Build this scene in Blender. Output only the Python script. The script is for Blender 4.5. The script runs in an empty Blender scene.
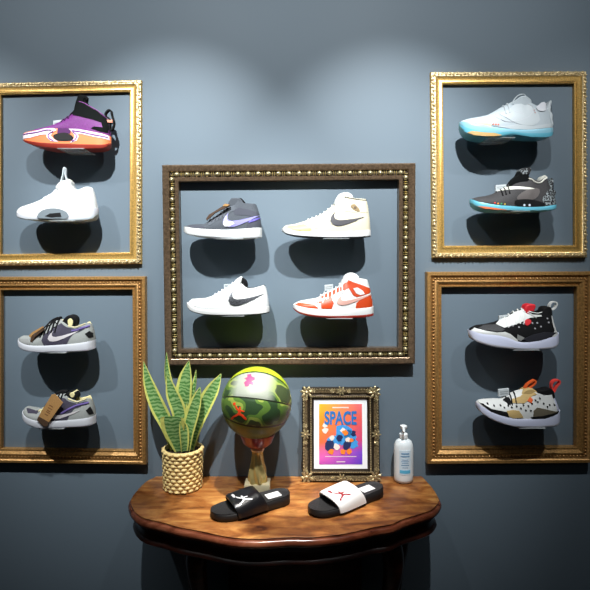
import bpy, bmesh, math, random
from mathutils import Vector, Matrix
from mathutils.geometry import delaunay_2d_cdt
random.seed(7)
PI = math.pi
S = bpy.context.scene
COL = S.collection

# ------------------------------------------------------------------ camera, world, lights, exposure
F = 510.0; D = 1.90; CZ = 1.56
cam_d = bpy.data.cameras.new('camera'); cam = bpy.data.objects.new('camera', cam_d); COL.objects.link(cam)
cam.location = (0, -D, CZ); cam.rotation_euler = (PI/2, 0, 0)
cam_d.sensor_width = 36; cam_d.lens = 36*F/590.0; cam_d.shift_y = -35/590.0
S.camera = cam
w = bpy.data.worlds.new('world'); S.world = w; w.use_nodes = True
w.node_tree.nodes['Background'].inputs[0].default_value = (0.75, 0.88, 1.0, 1)
w.node_tree.nodes['Background'].inputs[1].default_value = 0.010
S.view_settings.view_transform = 'Standard'; S.view_settings.look = 'None'
S.view_settings.gamma = 1; S.view_settings.exposure = 0.12
def spot(loc, target, watts, size=48, blend=0.9, col=(1, 0.97, 0.92), rad=0.035):
    l = bpy.data.lights.new('ceiling_spot', 'SPOT'); l.energy = watts; l.spot_size = math.radians(size)
    l.spot_blend = blend; l.color = col; l.shadow_soft_size = rad
    o = bpy.data.objects.new('ceiling_spot', l); COL.objects.link(o); o.location = loc
    o.rotation_euler = (Vector(target)-Vector(loc)).to_track_quat('-Z', 'Y').to_euler()
CW = (0.95, 0.985, 1.0)
for lx, tx, narrow, wide in ((-1.50, -1.25, 190, 24), (-0.48, -0.45, 320, 42), (0.42, 0.34, 300, 42), (1.25, 1.10, 45, 16)):
    spot((lx, -1.30, 3.10), (tx, 0, 1.62), narrow*.90, 42, 1.0, CW, .02)
    spot((lx, -1.30, 3.10), (tx, 0, 2.15), wide*1.15, 90, 1.0, CW, .02)
spot((0.0, -0.78, 3.10), (0, -0.30, 0.75), 420, 25, 1.0, (1, .96, .90), .03)
def area(loc, target, watts, sx, sy, col=(1, 1, 1)):
    l = bpy.data.lights.new('fill_light', 'AREA'); l.energy = watts; l.shape = 'RECTANGLE'; l.size = sx; l.size_y = sy; l.color = col
    o = bpy.data.objects.new('fill_light', l); COL.objects.link(o); o.location = loc
    o.rotation_euler = (Vector(target)-Vector(loc)).to_track_quat('-Z', 'Y').to_euler()
area((0, -3.4, 3.3), (0, 0, 2.0), 1.2, 3.0, 0.5, (0.95, 0.98, 1.0))  # unseen fill lamp added behind the camera for soft light and gilt reflections

# ------------------------------------------------------------------ helpers
def W3(px, py, Y):
    d = D + Y
    return Vector(((px-295)*d/F, Y, CZ-(py-260)*d/F))
def srgb(r, g, b):
    f = lambda c: (c/255/12.92) if c/255 <= 0.04045 else ((c/255+0.055)/1.055)**2.4
    return (f(r), f(g), f(b), 1)
MC = {}
def mat(name, rgb, rough=0.55, metal=0.0, spec=0.5, bump=0.0, bscale=300, var=0.0, coat=0.0, alpha=1.0):
    if name in MC: return MC[name]
    m = bpy.data.materials.new(name); m.use_nodes = True; N = m.node_tree.nodes; L = m.node_tree.links
    b = N['Principled BSDF']; c = srgb(*rgb)
    b.inputs['Base Color'].default_value = c; b.inputs['Roughness'].default_value = rough
    b.inputs['Metallic'].default_value = metal; b.inputs['Specular IOR Level'].default_value = spec
    b.inputs['Coat Weight'].default_value = coat
    tc = N.new('ShaderNodeTexCoord'); n = N.new('ShaderNodeTexNoise'); n.inputs['Scale'].default_value = bscale
    n.inputs['Detail'].default_value = 3
    L.new(tc.outputs['Object'], n.inputs['Vector'])
    if bump > 0:
        bp = N.new('ShaderNodeBump'); bp.inputs['Strength'].default_value = bump; bp.inputs['Distance'].default_value = 0.002
        L.new(n.outputs['Fac'], bp.inputs['Height']); L.new(bp.outputs['Normal'], b.inputs['Normal'])
    if var > 0:
        r = N.new('ShaderNodeValToRGB'); r.color_ramp.elements[0].position = 0.35; r.color_ramp.elements[1].position = 0.65
        r.color_ramp.elements[0].color = tuple(x*(1-var) for x in c[:3])+(1,)
        r.color_ramp.elements[1].color = tuple(min(1, x*(1+var)) for x in c[:3])+(1,)
        L.new(n.outputs['Fac'], r.inputs['Fac']); L.new(r.outputs['Color'], b.inputs['Base Color'])
    MC[name] = m; return m
def link(name, bm, mats, parent=None, smooth=True, loc=None, flip=True):
    if flip: bmesh.ops.recalc_face_normals(bm, faces=bm.faces)
    me = bpy.data.meshes.new(name); bm.to_mesh(me); bm.free()
    for m in (mats if isinstance(mats, (list, tuple)) else [mats]): me.materials.append(m)
    if smooth:
        for p in me.polygons: p.use_smooth = True
        try: me.set_sharp_from_angle(angle=math.radians(42))
        except Exception: pass
    o = bpy.data.objects.new(name, me); COL.objects.link(o)
    if parent: o.parent = parent
    if loc is not None: o.location = loc
    return o
def thing(name, label, cat, loc, rot=(0, 0, 0), group=None):
    o = bpy.data.objects.new(name, None); COL.objects.link(o); o.location = loc; o.rotation_euler = rot
    o.empty_display_size = 0.05
    o['label'] = label; o['category'] = cat
    if group: o['group'] = group
    return o
def tag(o, label, cat, group=None):
    o['label'] = label; o['category'] = cat
    if group: o['group'] = group
    return o
def box(bm, x0, x1, y0, y1, z0, z1, bev=0.0):
    r = bmesh.ops.create_cube(bm, size=1)
    vs = r['verts']
    for v in vs:
        v.co = Vector(((x0+x1)/2+v.co.x*(x1-x0), (y0+y1)/2+v.co.y*(y1-y0), (z0+z1)/2+v.co.z*(z1-z0)))
    if bev > 0:
        es = list({e for v in vs for e in v.link_edges})
        bmesh.ops.bevel(bm, geom=es, offset=bev, segments=2, affect='EDGES', profile=0.5)
def lathe(bm, prof, n=48, cx=0, cy=0, twist=None, cap=True):
    rings = []
    for k, (r, z) in enumerate(prof):
        ring = []
        for i in range(n):
            a = 2*PI*i/n; rr = r if twist is None else twist(r, z, a)
            ring.append(bm.verts.new((cx+rr*math.cos(a), cy+rr*math.sin(a), z)))
        rings.append(ring)
    for a, b in zip(rings, rings[1:]):
        for i in range(n):
            bm.faces.new((a[i], a[(i+1) % n], b[(i+1) % n], b[i]))
    if cap:
        for ring, ok in ((rings[0], prof[0][0] > 1e-5), (rings[-1], prof[-1][0] > 1e-5)):
            if ok: bm.faces.new(ring)
    return rings
def tube(bm, pts, r, n=8, taper=None, cap=True):
    pts = [Vector(p) for p in pts]; rings = []
    prev = None
    for i, p in enumerate(pts):
        t = (pts[min(i+1, len(pts)-1)]-pts[max(i-1, 0)]).normalized()
        if prev is None:
            u = t.orthogonal().normalized()
        else:
            u = (prev - t*prev.dot(t)).normalized()
        prev = u; v = t.cross(u)
        rr = r if taper is None else r*taper[i]
        rings.append([bm.verts.new(p+(u*math.cos(2*PI*k/n)+v*math.sin(2*PI*k/n))*rr) for k in range(n)])
    for a, b in zip(rings, rings[1:]):
        for k in range(n): bm.faces.new((a[k], a[(k+1) % n], b[(k+1) % n], b[k]))
    if cap: bm.faces.new(rings[0]); bm.faces.new(rings[-1][::-1])
def crom(pts, per=6, closed=False):
    pts = [Vector(p) for p in pts]; out = []; n = len(pts)
    rng = n if closed else n-1
    for i in range(rng):
        if closed: p0, p1, p2, p3 = pts[(i-1) % n], pts[i], pts[(i+1) % n], pts[(i+2) % n]
        else: p0, p1, p2, p3 = pts[max(i-1, 0)], pts[i], pts[i+1], pts[min(i+2, n-1)]
        for k in range(per):
            t = k/per
            out.append(0.5*((2*p1)+(p2-p0)*t+(2*p0-5*p1+4*p2-p3)*t*t+(3*p1-p0-3*p2+p3)*t**3))
    if not closed: out.append(pts[-1])
    return out
def inside(p, poly):
    x, y = p; c = False; n = len(poly)
    for i in range(n):
        x1, y1 = poly[i]; x2, y2 = poly[(i+1) % n]
        if (y1 > y) != (y2 > y) and x < (x2-x1)*(y-y1)/(y2-y1)+x1: c = not c
    return c
def patch(bm, poly, fn, step=0.004, off=0.001, rim=True, base=-0.0005):
    """polygon in (x,z) meters laid on the surface fn(x,z,off) -> Vector"""
    B = []
    n = len(poly)
    for i in range(n):
        a = Vector(poly[i]); b = Vector(poly[(i+1) % n]); k = max(1, int((b-a).length/step))
        for j in range(k): B.append(a+(b-a)*j/k)
    pts = list(B); pb = [tuple(p) for p in B]
    xs = [p[0] for p in pb]; zs = [p[1] for p in pb]
    x = min(xs)+step*0.5
    while x < max(xs):
        z = min(zs)+step*0.5
        while z < max(zs):
            if inside((x, z), pb) and min((Vector((x, z))-b).length for b in B) > step*0.45: pts.append(Vector((x, z)))
            z += step
        x += step
    nb = len(B)
    vc, ed, fc, *_ = delaunay_2d_cdt(pts, [], [list(range(nb))], 1, 1e-7)
    vs = [bm.verts.new(fn(v[0], v[1], off)) for v in vc]
    cnt = {}
    for f in fc:
        try: bm.faces.new([vs[i] for i in f])
        except ValueError: continue
        for a, b in zip(f, list(f[1:])+[f[0]]):
            cnt[frozenset((a, b))] = cnt.get(frozenset((a, b)), 0)+1
    if rim:
        low = {}
        for e, c in cnt.items():
            if c == 1:
                a, b = tuple(e)
                for i in (a, b):
                    if i not in low: low[i] = bm.verts.new(fn(vc[i][0], vc[i][1], base))
                try: bm.faces.new((vs[a], vs[b], low[b], low[a]))
                except ValueError: pass
def slab(bm, poly, y0, y1, bev=0.002):
    """polygon in (x,z) extruded between y0,y1 with softened edges"""
    c = Vector((sum(p[0] for p in poly)/len(poly), sum(p[1] for p in poly)/len(poly)))
    def ring(y, s):
        out = []
        n = len(poly)
        for i, p in enumerate(poly):
            v = Vector(p); a = Vector(poly[i-1]); b = Vector(poly[(i+1) % n])
            d = (c-v)
            if d.length > 1e-6: d = d.normalized()
            q = v+d*s
            out.append(bm.verts.new((q.x, y, q.y)))
        return out
    R = [ring(y0, bev), ring(y0+bev, 0), ring(y1-bev, 0), ring(y1, bev)]
    n = len(poly)
    for a, b in zip(R, R[1:]):
        for i in range(n): bm.faces.new((a[i], a[(i+1) % n], b[(i+1) % n], b[i]))
    bm.faces.new(R[0][::-1]); bm.faces.new(R[-1])
    bmesh.ops.triangulate(bm, faces=[f for f in bm.faces if len(f.verts) > 4])
def circ(cx, cy, rx, ry=None, n=14, a0=0):
    ry = ry or rx
    return [(cx+rx*math.cos(2*PI*i/n+a0), cy+ry*math.sin(2*PI*i/n+a0)) for i in range(n)]
def lerp_tab(tab, x):
    if x <= tab[0][0]: return tab[0][1]
    for (a, b), (c, d) in zip(tab, tab[1:]):
        if x <= c: return b+(d-b)*(x-a)/(c-a) if c > a else d
    return tab[-1][1]
def smooth_tab(pts, per=5):
    c = crom([(p[0], p[1], 0) for p in pts], per)
    return sorted([(v.x, v.y) for v in c])
def sst(a, b, x):
    if a == b: return 1.0 if x >= a else 0.0
    t = max(0, min(1, (x-a)/(b-a))); return t*t*(3-2*t)

JUMP = [(.18,.80),(.24,.82),(.33,.70),(.42,.60),(.46,.60),(.44,.68),(.48,.75),(.55,.74),(.57,.66),(.54,.60),(.62,.58),(.76,.56),(.82,.50),(.76,.47),(.62,.50),(.58,.46),(.60,.38),(.74,.34),(.86,.22),(.98,.14),(1.0,.06),(.90,.06),(.78,.14),(.66,.24),(.54,.27),(.48,.28),(.38,.20),(.22,.14),(.14,.02),(.04,.0),(.02,.06),(.10,.18),(.24,.26),(.38,.36),(.44,.44),(.42,.50),(.34,.56),(.24,.68)]
JBALL = circ(.13, .89, .085)
SWOOSH = [(1.0,.40),(.75,.235),(.5,.10),(.3,.015),(.17,.0),(.06,.03),(.0,.13),(.02,.24),(.07,.34),(.15,.44),(.115,.34),(.12,.26),(.16,.205),(.25,.185),(.45,.22),(.7,.295)]

# ------------------------------------------------------------------ structure
def wall_mat():
    m = bpy.data.materials.new('slate_blue_paint'); m.use_nodes = True; N = m.node_tree.nodes; L = m.node_tree.links
    b = N['Principled BSDF']; b.inputs['Roughness'].default_value = 0.55; b.inputs['Specular IOR Level'].default_value = 0.35
    tc = N.new('ShaderNodeTexCoord'); n = N.new('ShaderNodeTexNoise'); n.inputs['Scale'].default_value = 260; n.inputs['Detail'].default_value = 4
    L.new(tc.outputs['Object'], n.inputs['Vector'])
    bp = N.new('ShaderNodeBump'); bp.inputs['Strength'].default_value = 0.12; bp.inputs['Distance'].default_value = 0.001
    L.new(n.outputs['Fac'], bp.inputs['Height']); L.new(bp.outputs['Normal'], b.inputs['Normal'])
    n2 = N.new('ShaderNodeTexNoise'); n2.inputs['Scale'].default_value = 1.3; L.new(tc.outputs['Object'], n2.inputs['Vector'])
    r = N.new('ShaderNodeValToRGB'); r.color_ramp.elements[0].position = 0.3; r.color_ramp.elements[1].position = 0.7
    r.color_ramp.elements[0].color = (0.130, 0.170, 0.205, 1); r.color_ramp.elements[1].color = (0.138, 0.180, 0.216, 1)
    L.new(n2.outputs['Fac'], r.inputs['Fac']); L.new(r.outputs['Color'], b.inputs['Base Color'])
    return m
bm = bmesh.new(); box(bm, -2.4, 2.4, 0, 0.12, 0, 3.2); o = link('wall_back', bm, wall_mat(), smooth=False); o['kind'] = 'structure'
def floor_mat():
    m = bpy.data.materials.new('dark_floor_boards'); m.use_nodes = True; N = m.node_tree.nodes; L = m.node_tree.links
    b = N['Principled BSDF']; b.inputs['Roughness'].default_value = 0.45
    tc = N.new('ShaderNodeTexCoord'); br = N.new('ShaderNodeTexBrick'); br.inputs['Scale'].default_value = 1.0
    br.inputs['Brick Width'].default_value = 1.2; br.inputs['Row Height'].default_value = 0.14; br.inputs['Mortar Size'].default_value = 0.003
    br.inputs['Color1'].default_value = (0.022, 0.016, 0.012, 1); br.inputs['Color2'].default_value = (0.035, 0.025, 0.018, 1); br.inputs['Mortar'].default_value = (0.005, 0.005, 0.005, 1)
    L.new(tc.outputs['Object'], br.inputs['Vector']); L.new(br.outputs['Color'], b.inputs['Base Color'])
    return m
bm = bmesh.new(); box(bm, -2.4, 2.4, -4.2, 0.12, -0.08, 0); o = link('floor', bm, floor_mat(), smooth=False); o['kind'] = 'structure'

# ------------------------------------------------------------------ picture frames
gold = mat('bright_gold_leaf', (208, 166, 92), 0.34, 0.55, bump=0.35, bscale=220, var=0.25)
gold_carve = mat('pale_gold_carving', (214, 190, 142), 0.32, 0.5, bump=0.5, bscale=500, var=0.35)
oldgold = mat('antique_gold', (178, 134, 78), 0.36, 0.5, bump=0.3, bscale=160, var=0.25)
oldgold2 = mat('antique_gold_carving', (158, 114, 64), 0.4, 0.5, bump=0.6, bscale=400, var=0.4)
bronze = mat('dark_bronze_wood', (126, 104, 82), 0.28, 0.65, bump=0.3, bscale=140, var=0.3)
bronze_ch = mat('tarnished_channel', (58, 46, 32), 0.45, 0.4, bump=0.3, bscale=300, var=0.3)
bead_m = mat('tarnished_silver_bead', (166, 154, 118), 0.3, 0.6, bump=0.2, bscale=300, var=0.2)
def sweep(bm, cs, prof, y0=0.0, wob=None):
    """cs: four outer corners (x,z), clockwise from top-left; prof: list of (inward d, out h, matidx of the strip after it)"""
    sg = [(1, -1), (-1, -1), (-1, 1), (1, 1)]
    rings = [[bm.verts.new((cs[k][0]+sg[k][0]*d, y0-h, cs[k][1]+sg[k][1]*d)) for k in range(4)] for d, h, *_ in prof]
    for j in range(len(rings)):
        a = rings[j]; b = rings[(j+1) % len(rings)]
        for k in range(4):
            f = bm.faces.new((a[k], a[(k+1) % 4], b[(k+1) % 4], b[k])); f.material_index = prof[j][2] if len(prof[j]) > 2 else 0
def rail_points(cs, d, step):
    """(point, tangent) along the four rails at inward distance d"""
    sg = [(1, -1), (-1, -1), (-1, 1), (1, 1)]
    q = [Vector((cs[k][0]+sg[k][0]*d, cs[k][1]+sg[k][1]*d)) for k in range(4)]
    for k in range(4):
        a, b = q[k], q[(k+1) % 4]; n = max(2, round((b-a).length/step))
        for i in range(n): yield a+(b-a)*(i+0.5)/n, (b-a).normalized(), i
def blob(bm, c, t, ra, rb, rc, sub=1, rot=0):
    r = bmesh.ops.create_icosphere(bm, subdivisions=sub, radius=1)
    th = math.atan2(t[1], t[0])+rot; ca, sa = math.cos(th), math.sin(th)
    for v in r['verts']:
        x, z, y = v.co.x*ra, v.co.z*rb, v.co.y*rc
        v.co = Vector((c[0]+x*ca-z*sa, c[1]+y, c[2]+x*sa+z*ca))
def frame(name, label, pxc, kind, width, h):
    Yf = -h
    cs = [W3(x, y, Yf) for x, y in pxc]
    cx = sum(c.x for c in cs)/4; cz = sum(c.z for c in cs)/4
    C2 = [(c.x-cx, c.z-cz) for c in cs]
    t = thing(name, label, 'picture frame', (cx, 0, cz), group='empty frames hung around the sneakers')
    w_ = width
    bm = bmesh.new()
    if kind == 'ornate':
        pr = [(0, 0.0, 0), (0, h*0.55, 0), (w_*.06, h*0.8, 1), (w_*.36, h*1.0, 1), (w_*.42, h*.86, 0), (w_*.5, h*.78, 0), (w_*.66, h*.74, 0), (w_*.78, h*.86, 0), (w_*.84, h*.95, 0), (w_*.88, h*.95, 0), (w_*.9, h*.75, 0), (w_*.97, h*.75, 0), (w_, h*.7, 0), (w_, 0.0, 0)]
        sweep(bm, C2, pr); link('moulding', bm, [gold, gold_carve], t, flip=True)
        bm = bmesh.new()
        for p, tg, i in rail_points(C2, w_*.20, 0.0135):
            rr = random.uniform(.8, 1.15)
            blob(bm, (p[0], -h*0.97, p[1]), tg, 0.0078*rr, 0.0042*rr, 0.0045, rot=0.65 if i % 2 else 0.25)
            q = (p[0]+tg[1]*0.0055, p[1]-tg[0]*0.0055) if i % 2 else (p[0]-tg[1]*0.005, p[1]+tg[0]*0.005)
            blob(bm, (q[0], -h*0.93, q[1]), tg, 0.004, 0.003, 0.004, rot=-0.7)
        link('leaf_carving', bm, gold_carve, t)
    elif kind == 'antique':
        pr = [(0, 0.0, 0), (0, h*0.8, 0), (w_*.04, h*0.95, 0), (w_*.22, h*1.0, 0), (w_*.30, h*.86, 1), (w_*.36, h*.80, 1), (w_*.54, h*.80, 1), (w_*.58, h*.86, 0), (w_*.66, h*.88, 0), (w_*.88, h*.62, 0), (w_*.9, h*.70, 0), (w_*.97, h*.70, 0), (w_, h*.66, 0), (w_, 0.0, 0)]
        sweep(bm, C2, pr); link('moulding', bm, [oldgold, oldgold2], t)
        bm = bmesh.new()
        for p, tg, i in rail_points(C2, w_*.45, 0.0125):
            blob(bm, (p[0], -h*0.82, p[1]), tg, 0.0036, 0.0042, 0.0035)
            if i % 2: blob(bm, (p[0], -h*0.80, p[1]), tg, 0.0012, 0.005, 0.004)
        link('beaded_band', bm, oldgold, t)
    else:
        pr = [(0, 0.0, 0), (0, h*0.80, 0), (w_*.03, h*0.93, 0), (w_*.10, h*1.0, 0), (w_*.36, h*.90, 0), (w_*.42, h*.80, 1), (w_*.45, h*.66, 1), (w_*.74, h*.66, 1), (w_*.76, h*.80, 0), (w_*.80, h*.88, 0), (w_*.93, h*.84, 0), (w_, h*.78, 0), (w_, 0.0, 0)]
        sweep(bm, C2, pr); link('moulding', bm, [bronze, bronze_ch], t)
        bm = bmesh.new()
        for p, tg, i in rail_points(C2, w_*.59, 0.0365):
            blob(bm, (p[0], -h*0.74, p[1]), tg, 0.0105, 0.0092, 0.0105, 2)
        link('egg_bead_row', bm, bead_m, t)
        bm = bmesh.new()
        for p, tg, i in rail_points(C2, w_*.59, 0.0365):
            for s in (-1, 1):
                q = (p[0]+tg[0]*0.0148*s, p[1]+tg[1]*0.0148*s)
                blob(bm, (q[0], -h*0.70, q[1]), tg, 0.0026, 0.0095, 0.007)
        link('spacer_bars', bm, mat('spacer_gold', (196, 176, 116), .35, .6), t)
    return t
frame('empty_frame', 'bright gold carved frame around the purple and the all-white sneaker', [(-12, 82.5), (141, 79.5), (141, 264), (-12, 266)], 'ornate', .043, .018)
frame('empty_frame', 'antique gold beaded frame around the two low sneakers left of the plant', [(-14, 277), (145, 276.5), (146, 465), (-14, 463)], 'antique', .049, .028)
frame('empty_frame', 'wide dark bronze frame with egg beading around the four centre sneakers', [(161.5, 164.5), (416, 162.5), (415.5, 364.5), (164.5, 366)], 'bronze', .060, .040)
frame('empty_frame', 'bright gold carved frame around the sneakers with pale blue soles', [(431, 71.5), (587.5, 70.5), (588, 257.5), (432.5, 258)], 'ornate', .045, .019)
frame('empty_frame', 'antique gold beaded frame around the two sneakers with heel loops above the bottle', [(427, 272), (594, 271.5), (593.5, 463.5), (427.5, 464.5)], 'antique', .056, .033)

# ------------------------------------------------------------------ sneakers
PLAN = [(0, 0), (.004, .009), (.015, .018), (.035, .0265), (.07, .0345), (.12, .0412), (.2, .0468), (.3, .049), (.4, .0472), (.5, .0435), (.6, .0405), (.7, .0385), (.8, .0375), (.88, .0355), (.94, .030), (.975, .021), (.993, .011), (1, 0)]
class Shoe:
    def __init__(s, label_, px0, py0, bottom, soltop, top, opening, mats, c=.62, outs=.22, lab_group=None, name='sneaker'):
        label, s.short = label_.split('|')
        s.m = 1.80/F; s.px0, s.py0 = px0, py0
        Xc = (px0-295)*1.825/F; Zc = CZ-(py0-260)*(1.795 if py0 > 260 else 1.825)/F
        s.t = thing(name, label, 'sneaker', (Xc, -0.074, Zc))
        s.Z0 = Zc; s.X0 = Xc
        C = lambda pts: smooth_tab([s.L(*p) for p in pts])
        s.b = C(bottom); s.st = C(soltop); s.tp = [s.L(*p) for p in top]
        s.tp = sorted(s.tp)
        s.x0 = s.b[0][0]; s.x1 = s.b[-1][0]
        s.ux0 = s.tp[0][0]; s.ux1 = s.tp[-1][0]
        s.op = [s.L(p, 0)[0] for p in opening]; s.c = c; s.M = mats
        s.sole(outs); s.upper(); s.shelf()
    def L(s, px, py): return ((px-s.px0)*s.m, (s.py0-py)*s.m)
    def W(s, x):
        u = (x-s.x0)/(s.x1-s.x0); return lerp_tab(PLAN, max(0, min(1, u)))
    def Wu(s, x):
        u = (x-s.ux0)/(s.ux1-s.ux0); u = max(0, min(1, u))
        return lerp_tab(PLAN, u)*0.94
    def sole(s, outs):
        n = 46
        st = [s.x0+(s.x1-s.x0)*(0.5-0.5*math.cos(PI*i/n)) for i in range(n+1)]
        def strip(f0, f1, wtab, name, m):
            bm = bmesh.new(); rings = []
            for x in st:
                zb = lerp_tab(s.b, x); zt = max(lerp_tab(s.st, x), zb+0.004); w_ = max(s.W(x), 0.0004)
                ring = []
                for side in (1, -1):
                    seq = wtab if side == 1 else wtab[::-1]
                    for g, f in seq:
                        ring.append(bm.verts.new((x, -side*w_*g, zb+(zt-zb)*(f0+(f1-f0)*f))))
                rings.append(ring)
            k = len(rings[0])
            for a, b in zip(rings, rings[1:]):
                for i in range(k): bm.faces.new((a[i], a[(i+1) % k], b[(i+1) % k], b[i]))
            bm.faces.new(rings[0]); bm.faces.new(rings[-1])
            bmesh.ops.remove_doubles(bm, verts=bm.verts, dist=0.0002)
            return link(name, bm, m, s.t)
        strip(0, outs, [(.0, 0), (.6, 0), (.90, 0), (.975, .5), (.985, 1.0), (.5, 1.0)], 'outsole', s.M['out'])
        strip(outs, 1, [(.5, 0), (.985, 0), (1.0, .18), (1.0, .6), (.99, .92), (.965, 1.0), (.6, 1.0)], 'midsole', s.M['mid'])
    def k(s, x):
        a, b, c_, d = s.op
        return sst(a, b, x)*(1-sst(c_, d, x))
    def g(s, x, q):
        q = max(0, min(1, q))
        cl = (1-q**2.3)**0.62; op = 1-(1-s.c)*q**1.4
        k = s.k(x); bul = 1+0.035*math.sin(PI*min(1, q*1.3))
        return ((1-k)*cl+k*op)*bul
    def zb(s, x): return lerp_tab(s.st, x)-0.002
    def zt(s, x): return max(lerp_tab(s.tp, x), s.zb(x)+0.004)
    def surf(s, side=1, grow=0.0):
        def fn(x, z, off):
            x = max(s.ux0+.0008, min(s.ux1-.0008, x))
            zb, zt = s.zb(x), s.zt(x); q = (z-zb)/(zt-zb)
            q = max(0, min(1, q)); h = s.Wu(x)*s.g(x, q)+off+grow
            dz = off*max(0, (q-.75)/.25)*(1-s.k(x))
            return Vector((x, -side*h, min(z, zt)+dz))
        return fn
    def ssurf(s, side=1):
        def fn(x, z, off):
            h = s.W(x)+off
            return Vector((x, -side*h, z))
        return fn
    def upper(s):
        n = 56; bm = bmesh.new(); rings = []; nq = 12
        st = [s.ux0+(s.ux1-s.ux0)*(0.5-0.5*math.cos(PI*i/n)) for i in range(n+1)]
        for x in st:
            zb, zt = s.zb(x), s.zt(x); wu = max(s.Wu(x), .0003); k = s.k(x); ring = []
            q_ = [math.sin(PI/2*i/nq) for i in range(nq+1)]
            out = [(wu*s.g(x, q), zb+(zt-zb)*q) for q in q_]
            topw = out[-1][0]
            dep = min(0.05, (zt-zb)*.75)*k
            inn = [(topw*0.97*k + topw*(1-k)*.5, zt+0.001*k), (max(topw-0.005, topw*.6), zt-0.0005*k-0.0004), (max(topw-0.008, topw*.35), zt-dep*.5-0.0008), (max(topw-0.009, 0)*.6, zt-dep-0.001)]
            prof = out+inn
            ring = [bm.verts.new((x, -y, z)) for y, z in prof]+[bm.verts.new((x, y, z)) for y, z in prof[::-1]]
            rings.append(ring)
        m = len(rings[0]); no = nq+1
        for a, b in zip(rings, rings[1:]):
            for i in range(m):
                f = bm.faces.new((a[i], a[(i+1) % m], b[(i+1) % m], b[i]))
                if no <= i < m-no-1: f.material_index = 1
        bm.faces.new(rings[0]); bm.faces.new(rings[-1])
        link('upper', bm, [s.M['up'], s.M.get('lin', s.M['up'])], s.t)
    def panel(s, name, poly, m, off=0.0012, on='upper', label=None, both=False, step=0.004, smooth=0):
        if smooth: poly = [tuple(v[:2]) for v in crom([(p[0], p[1], 0) for p in poly], smooth, True)]
        P = [s.L(*p) for p in poly]; bm = bmesh.new()
        for side in ((1, -1) if both else (1,)):
            patch(bm, P, s.surf(side) if on == 'upper' else s.ssurf(side), step, off)
        o = link(name, bm, m, s.t)
        if label: o['label'] = label
        return o
    def stripe(s, name, pts, wpx, m, off=0.0015, on='upper', r=None):
        bm = bmesh.new()
        pts = [s.L(*p) for p in pts]
        P = crom([(a, b, 0) for a, b in pts], 5)
        for side in (1,):
            fn = s.surf(side) if on == 'upper' else s.ssurf(side)
            tube(bm, [fn(v.x, v.y, off*.4) for v in P], wpx*s.m/2, 8)
        return link(name, bm, m, s.t)
    def swoosh(s, x0, y0, x1, m, name='side_emblem', hs=1.0, rise=0.0, off=0.0022):
        w_ = x1-x0
        poly = [(x0+p[0]*w_, y0-p[1]*w_*hs-rise*p[0]) for p in SWOOSH]
        return s.panel(name, poly, m, off, step=0.003)
    def laces(s, pts, m, spread=0.62, r=0.0024):
        """pts: pixel positions on the ridge where a lace bar crosses"""
        for px, py in pts:
            bm = bmesh.new()
            x, _ = s.L(px, py); path = []
            for side in (1, -1):
                qs = [spread+(1-spread)*i/5 for i in range(6)]
                if side == -1: qs = qs[::-1]
                for i, q in enumerate(qs):
                    xx = x+0.010*(1-q)/(1-spread)*-0.35
                    zb, zt = s.zb(xx), s.zt(xx)
                    fn = s.surf(side); p = fn(xx, zb+(zt-zb)*q, 0.0012)
                    if q > .999: p.z += 0.001
                    path.append(p)
            # drop near duplicates
            pp = [path[0]]
            for p in path[1:]:
                if (p-pp[-1]).length > 0.0008: pp.append(p)
            tube(bm, pp, r, 6)
            link('lace', bm, m, s.t)
    def eyelets(s, pts, m, r=0.75, name='eyelet', label=None):
        for px, py in pts:
            bm = bmesh.new()
            patch(bm, [s.L(*q) for q in circ(px, py, r, n=8)], s.surf(1), 0.003, 0.0024)
            o = link(name, bm, m, s.t)
            if label: o['label'] = label
    def block(s, name, poly, m, half=0.018, bev=0.003, smooth=3, yc=0.0, label=None):
        if smooth: poly = [tuple(v[:2]) for v in crom([(p[0], p[1], 0) for p in poly], smooth, True)]
        bm = bmesh.new(); slab(bm, [s.L(*p) for p in poly], yc-half, yc+half, bev)
        o = link(name, bm, m, s.t)
        if label: o['label'] = label
        return o
    def loop(s, name, pts, m, r=0.0022, yc=0.0, closed=True, flat=0.008):
        bm = bmesh.new()
        P = crom([(p[0], p[1], 0) for p in pts], 4, closed)
        pts3 = [Vector(((v.x-s.px0)*s.m, 0, (s.py0-v.y)*s.m)) for v in P]
        n = len(pts3); rings = []
        for i, p in enumerate(pts3):
            a = pts3[(i-1) % n] if closed or i > 0 else p; b = pts3[(i+1) % n] if closed or i < n-1 else p
            t = (b-a).normalized(); nn = Vector((t.z, 0, -t.x))
            rings.append([bm.verts.new(p+nn*dx+Vector((0, yc+dy, 0))) for dx, dy in ((r, -flat), (r, flat), (-r, flat), (-r, -flat))])
        rng = range(n) if closed else range(n-1)
        for i in rng:
            a, b = rings[i], rings[(i+1) % n]
            for k in range(4): bm.faces.new((a[k], a[(k+1) % 4], b[(k+1) % 4], b[k]))
        if not closed: bm.faces.new(rings[0]); bm.faces.new(rings[-1])
        return link(name, bm, m, s.t)
    def shelf(s):
        zlow = min(z for x, z in s.b)
        xs = [x for x, z in s.b if z < zlow+0.0006]; xc = sum(xs)/len(xs) if xs else 0
        xc = max(-0.03, min(0.03, xc))
        z = s.Z0+zlow
        bm = bmesh.new(); box(bm, s.X0+xc-0.046, s.X0+xc+0.046, -0.116, -0.0005, z-0.0024, z-0.0002, 0.0005)
        o = link('acrylic_shelf', bm, acrylic, None)
        tag(o, 'clear acrylic bracket under the '+s.short, 'shelf', 'clear brackets carrying the sneakers')

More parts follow.
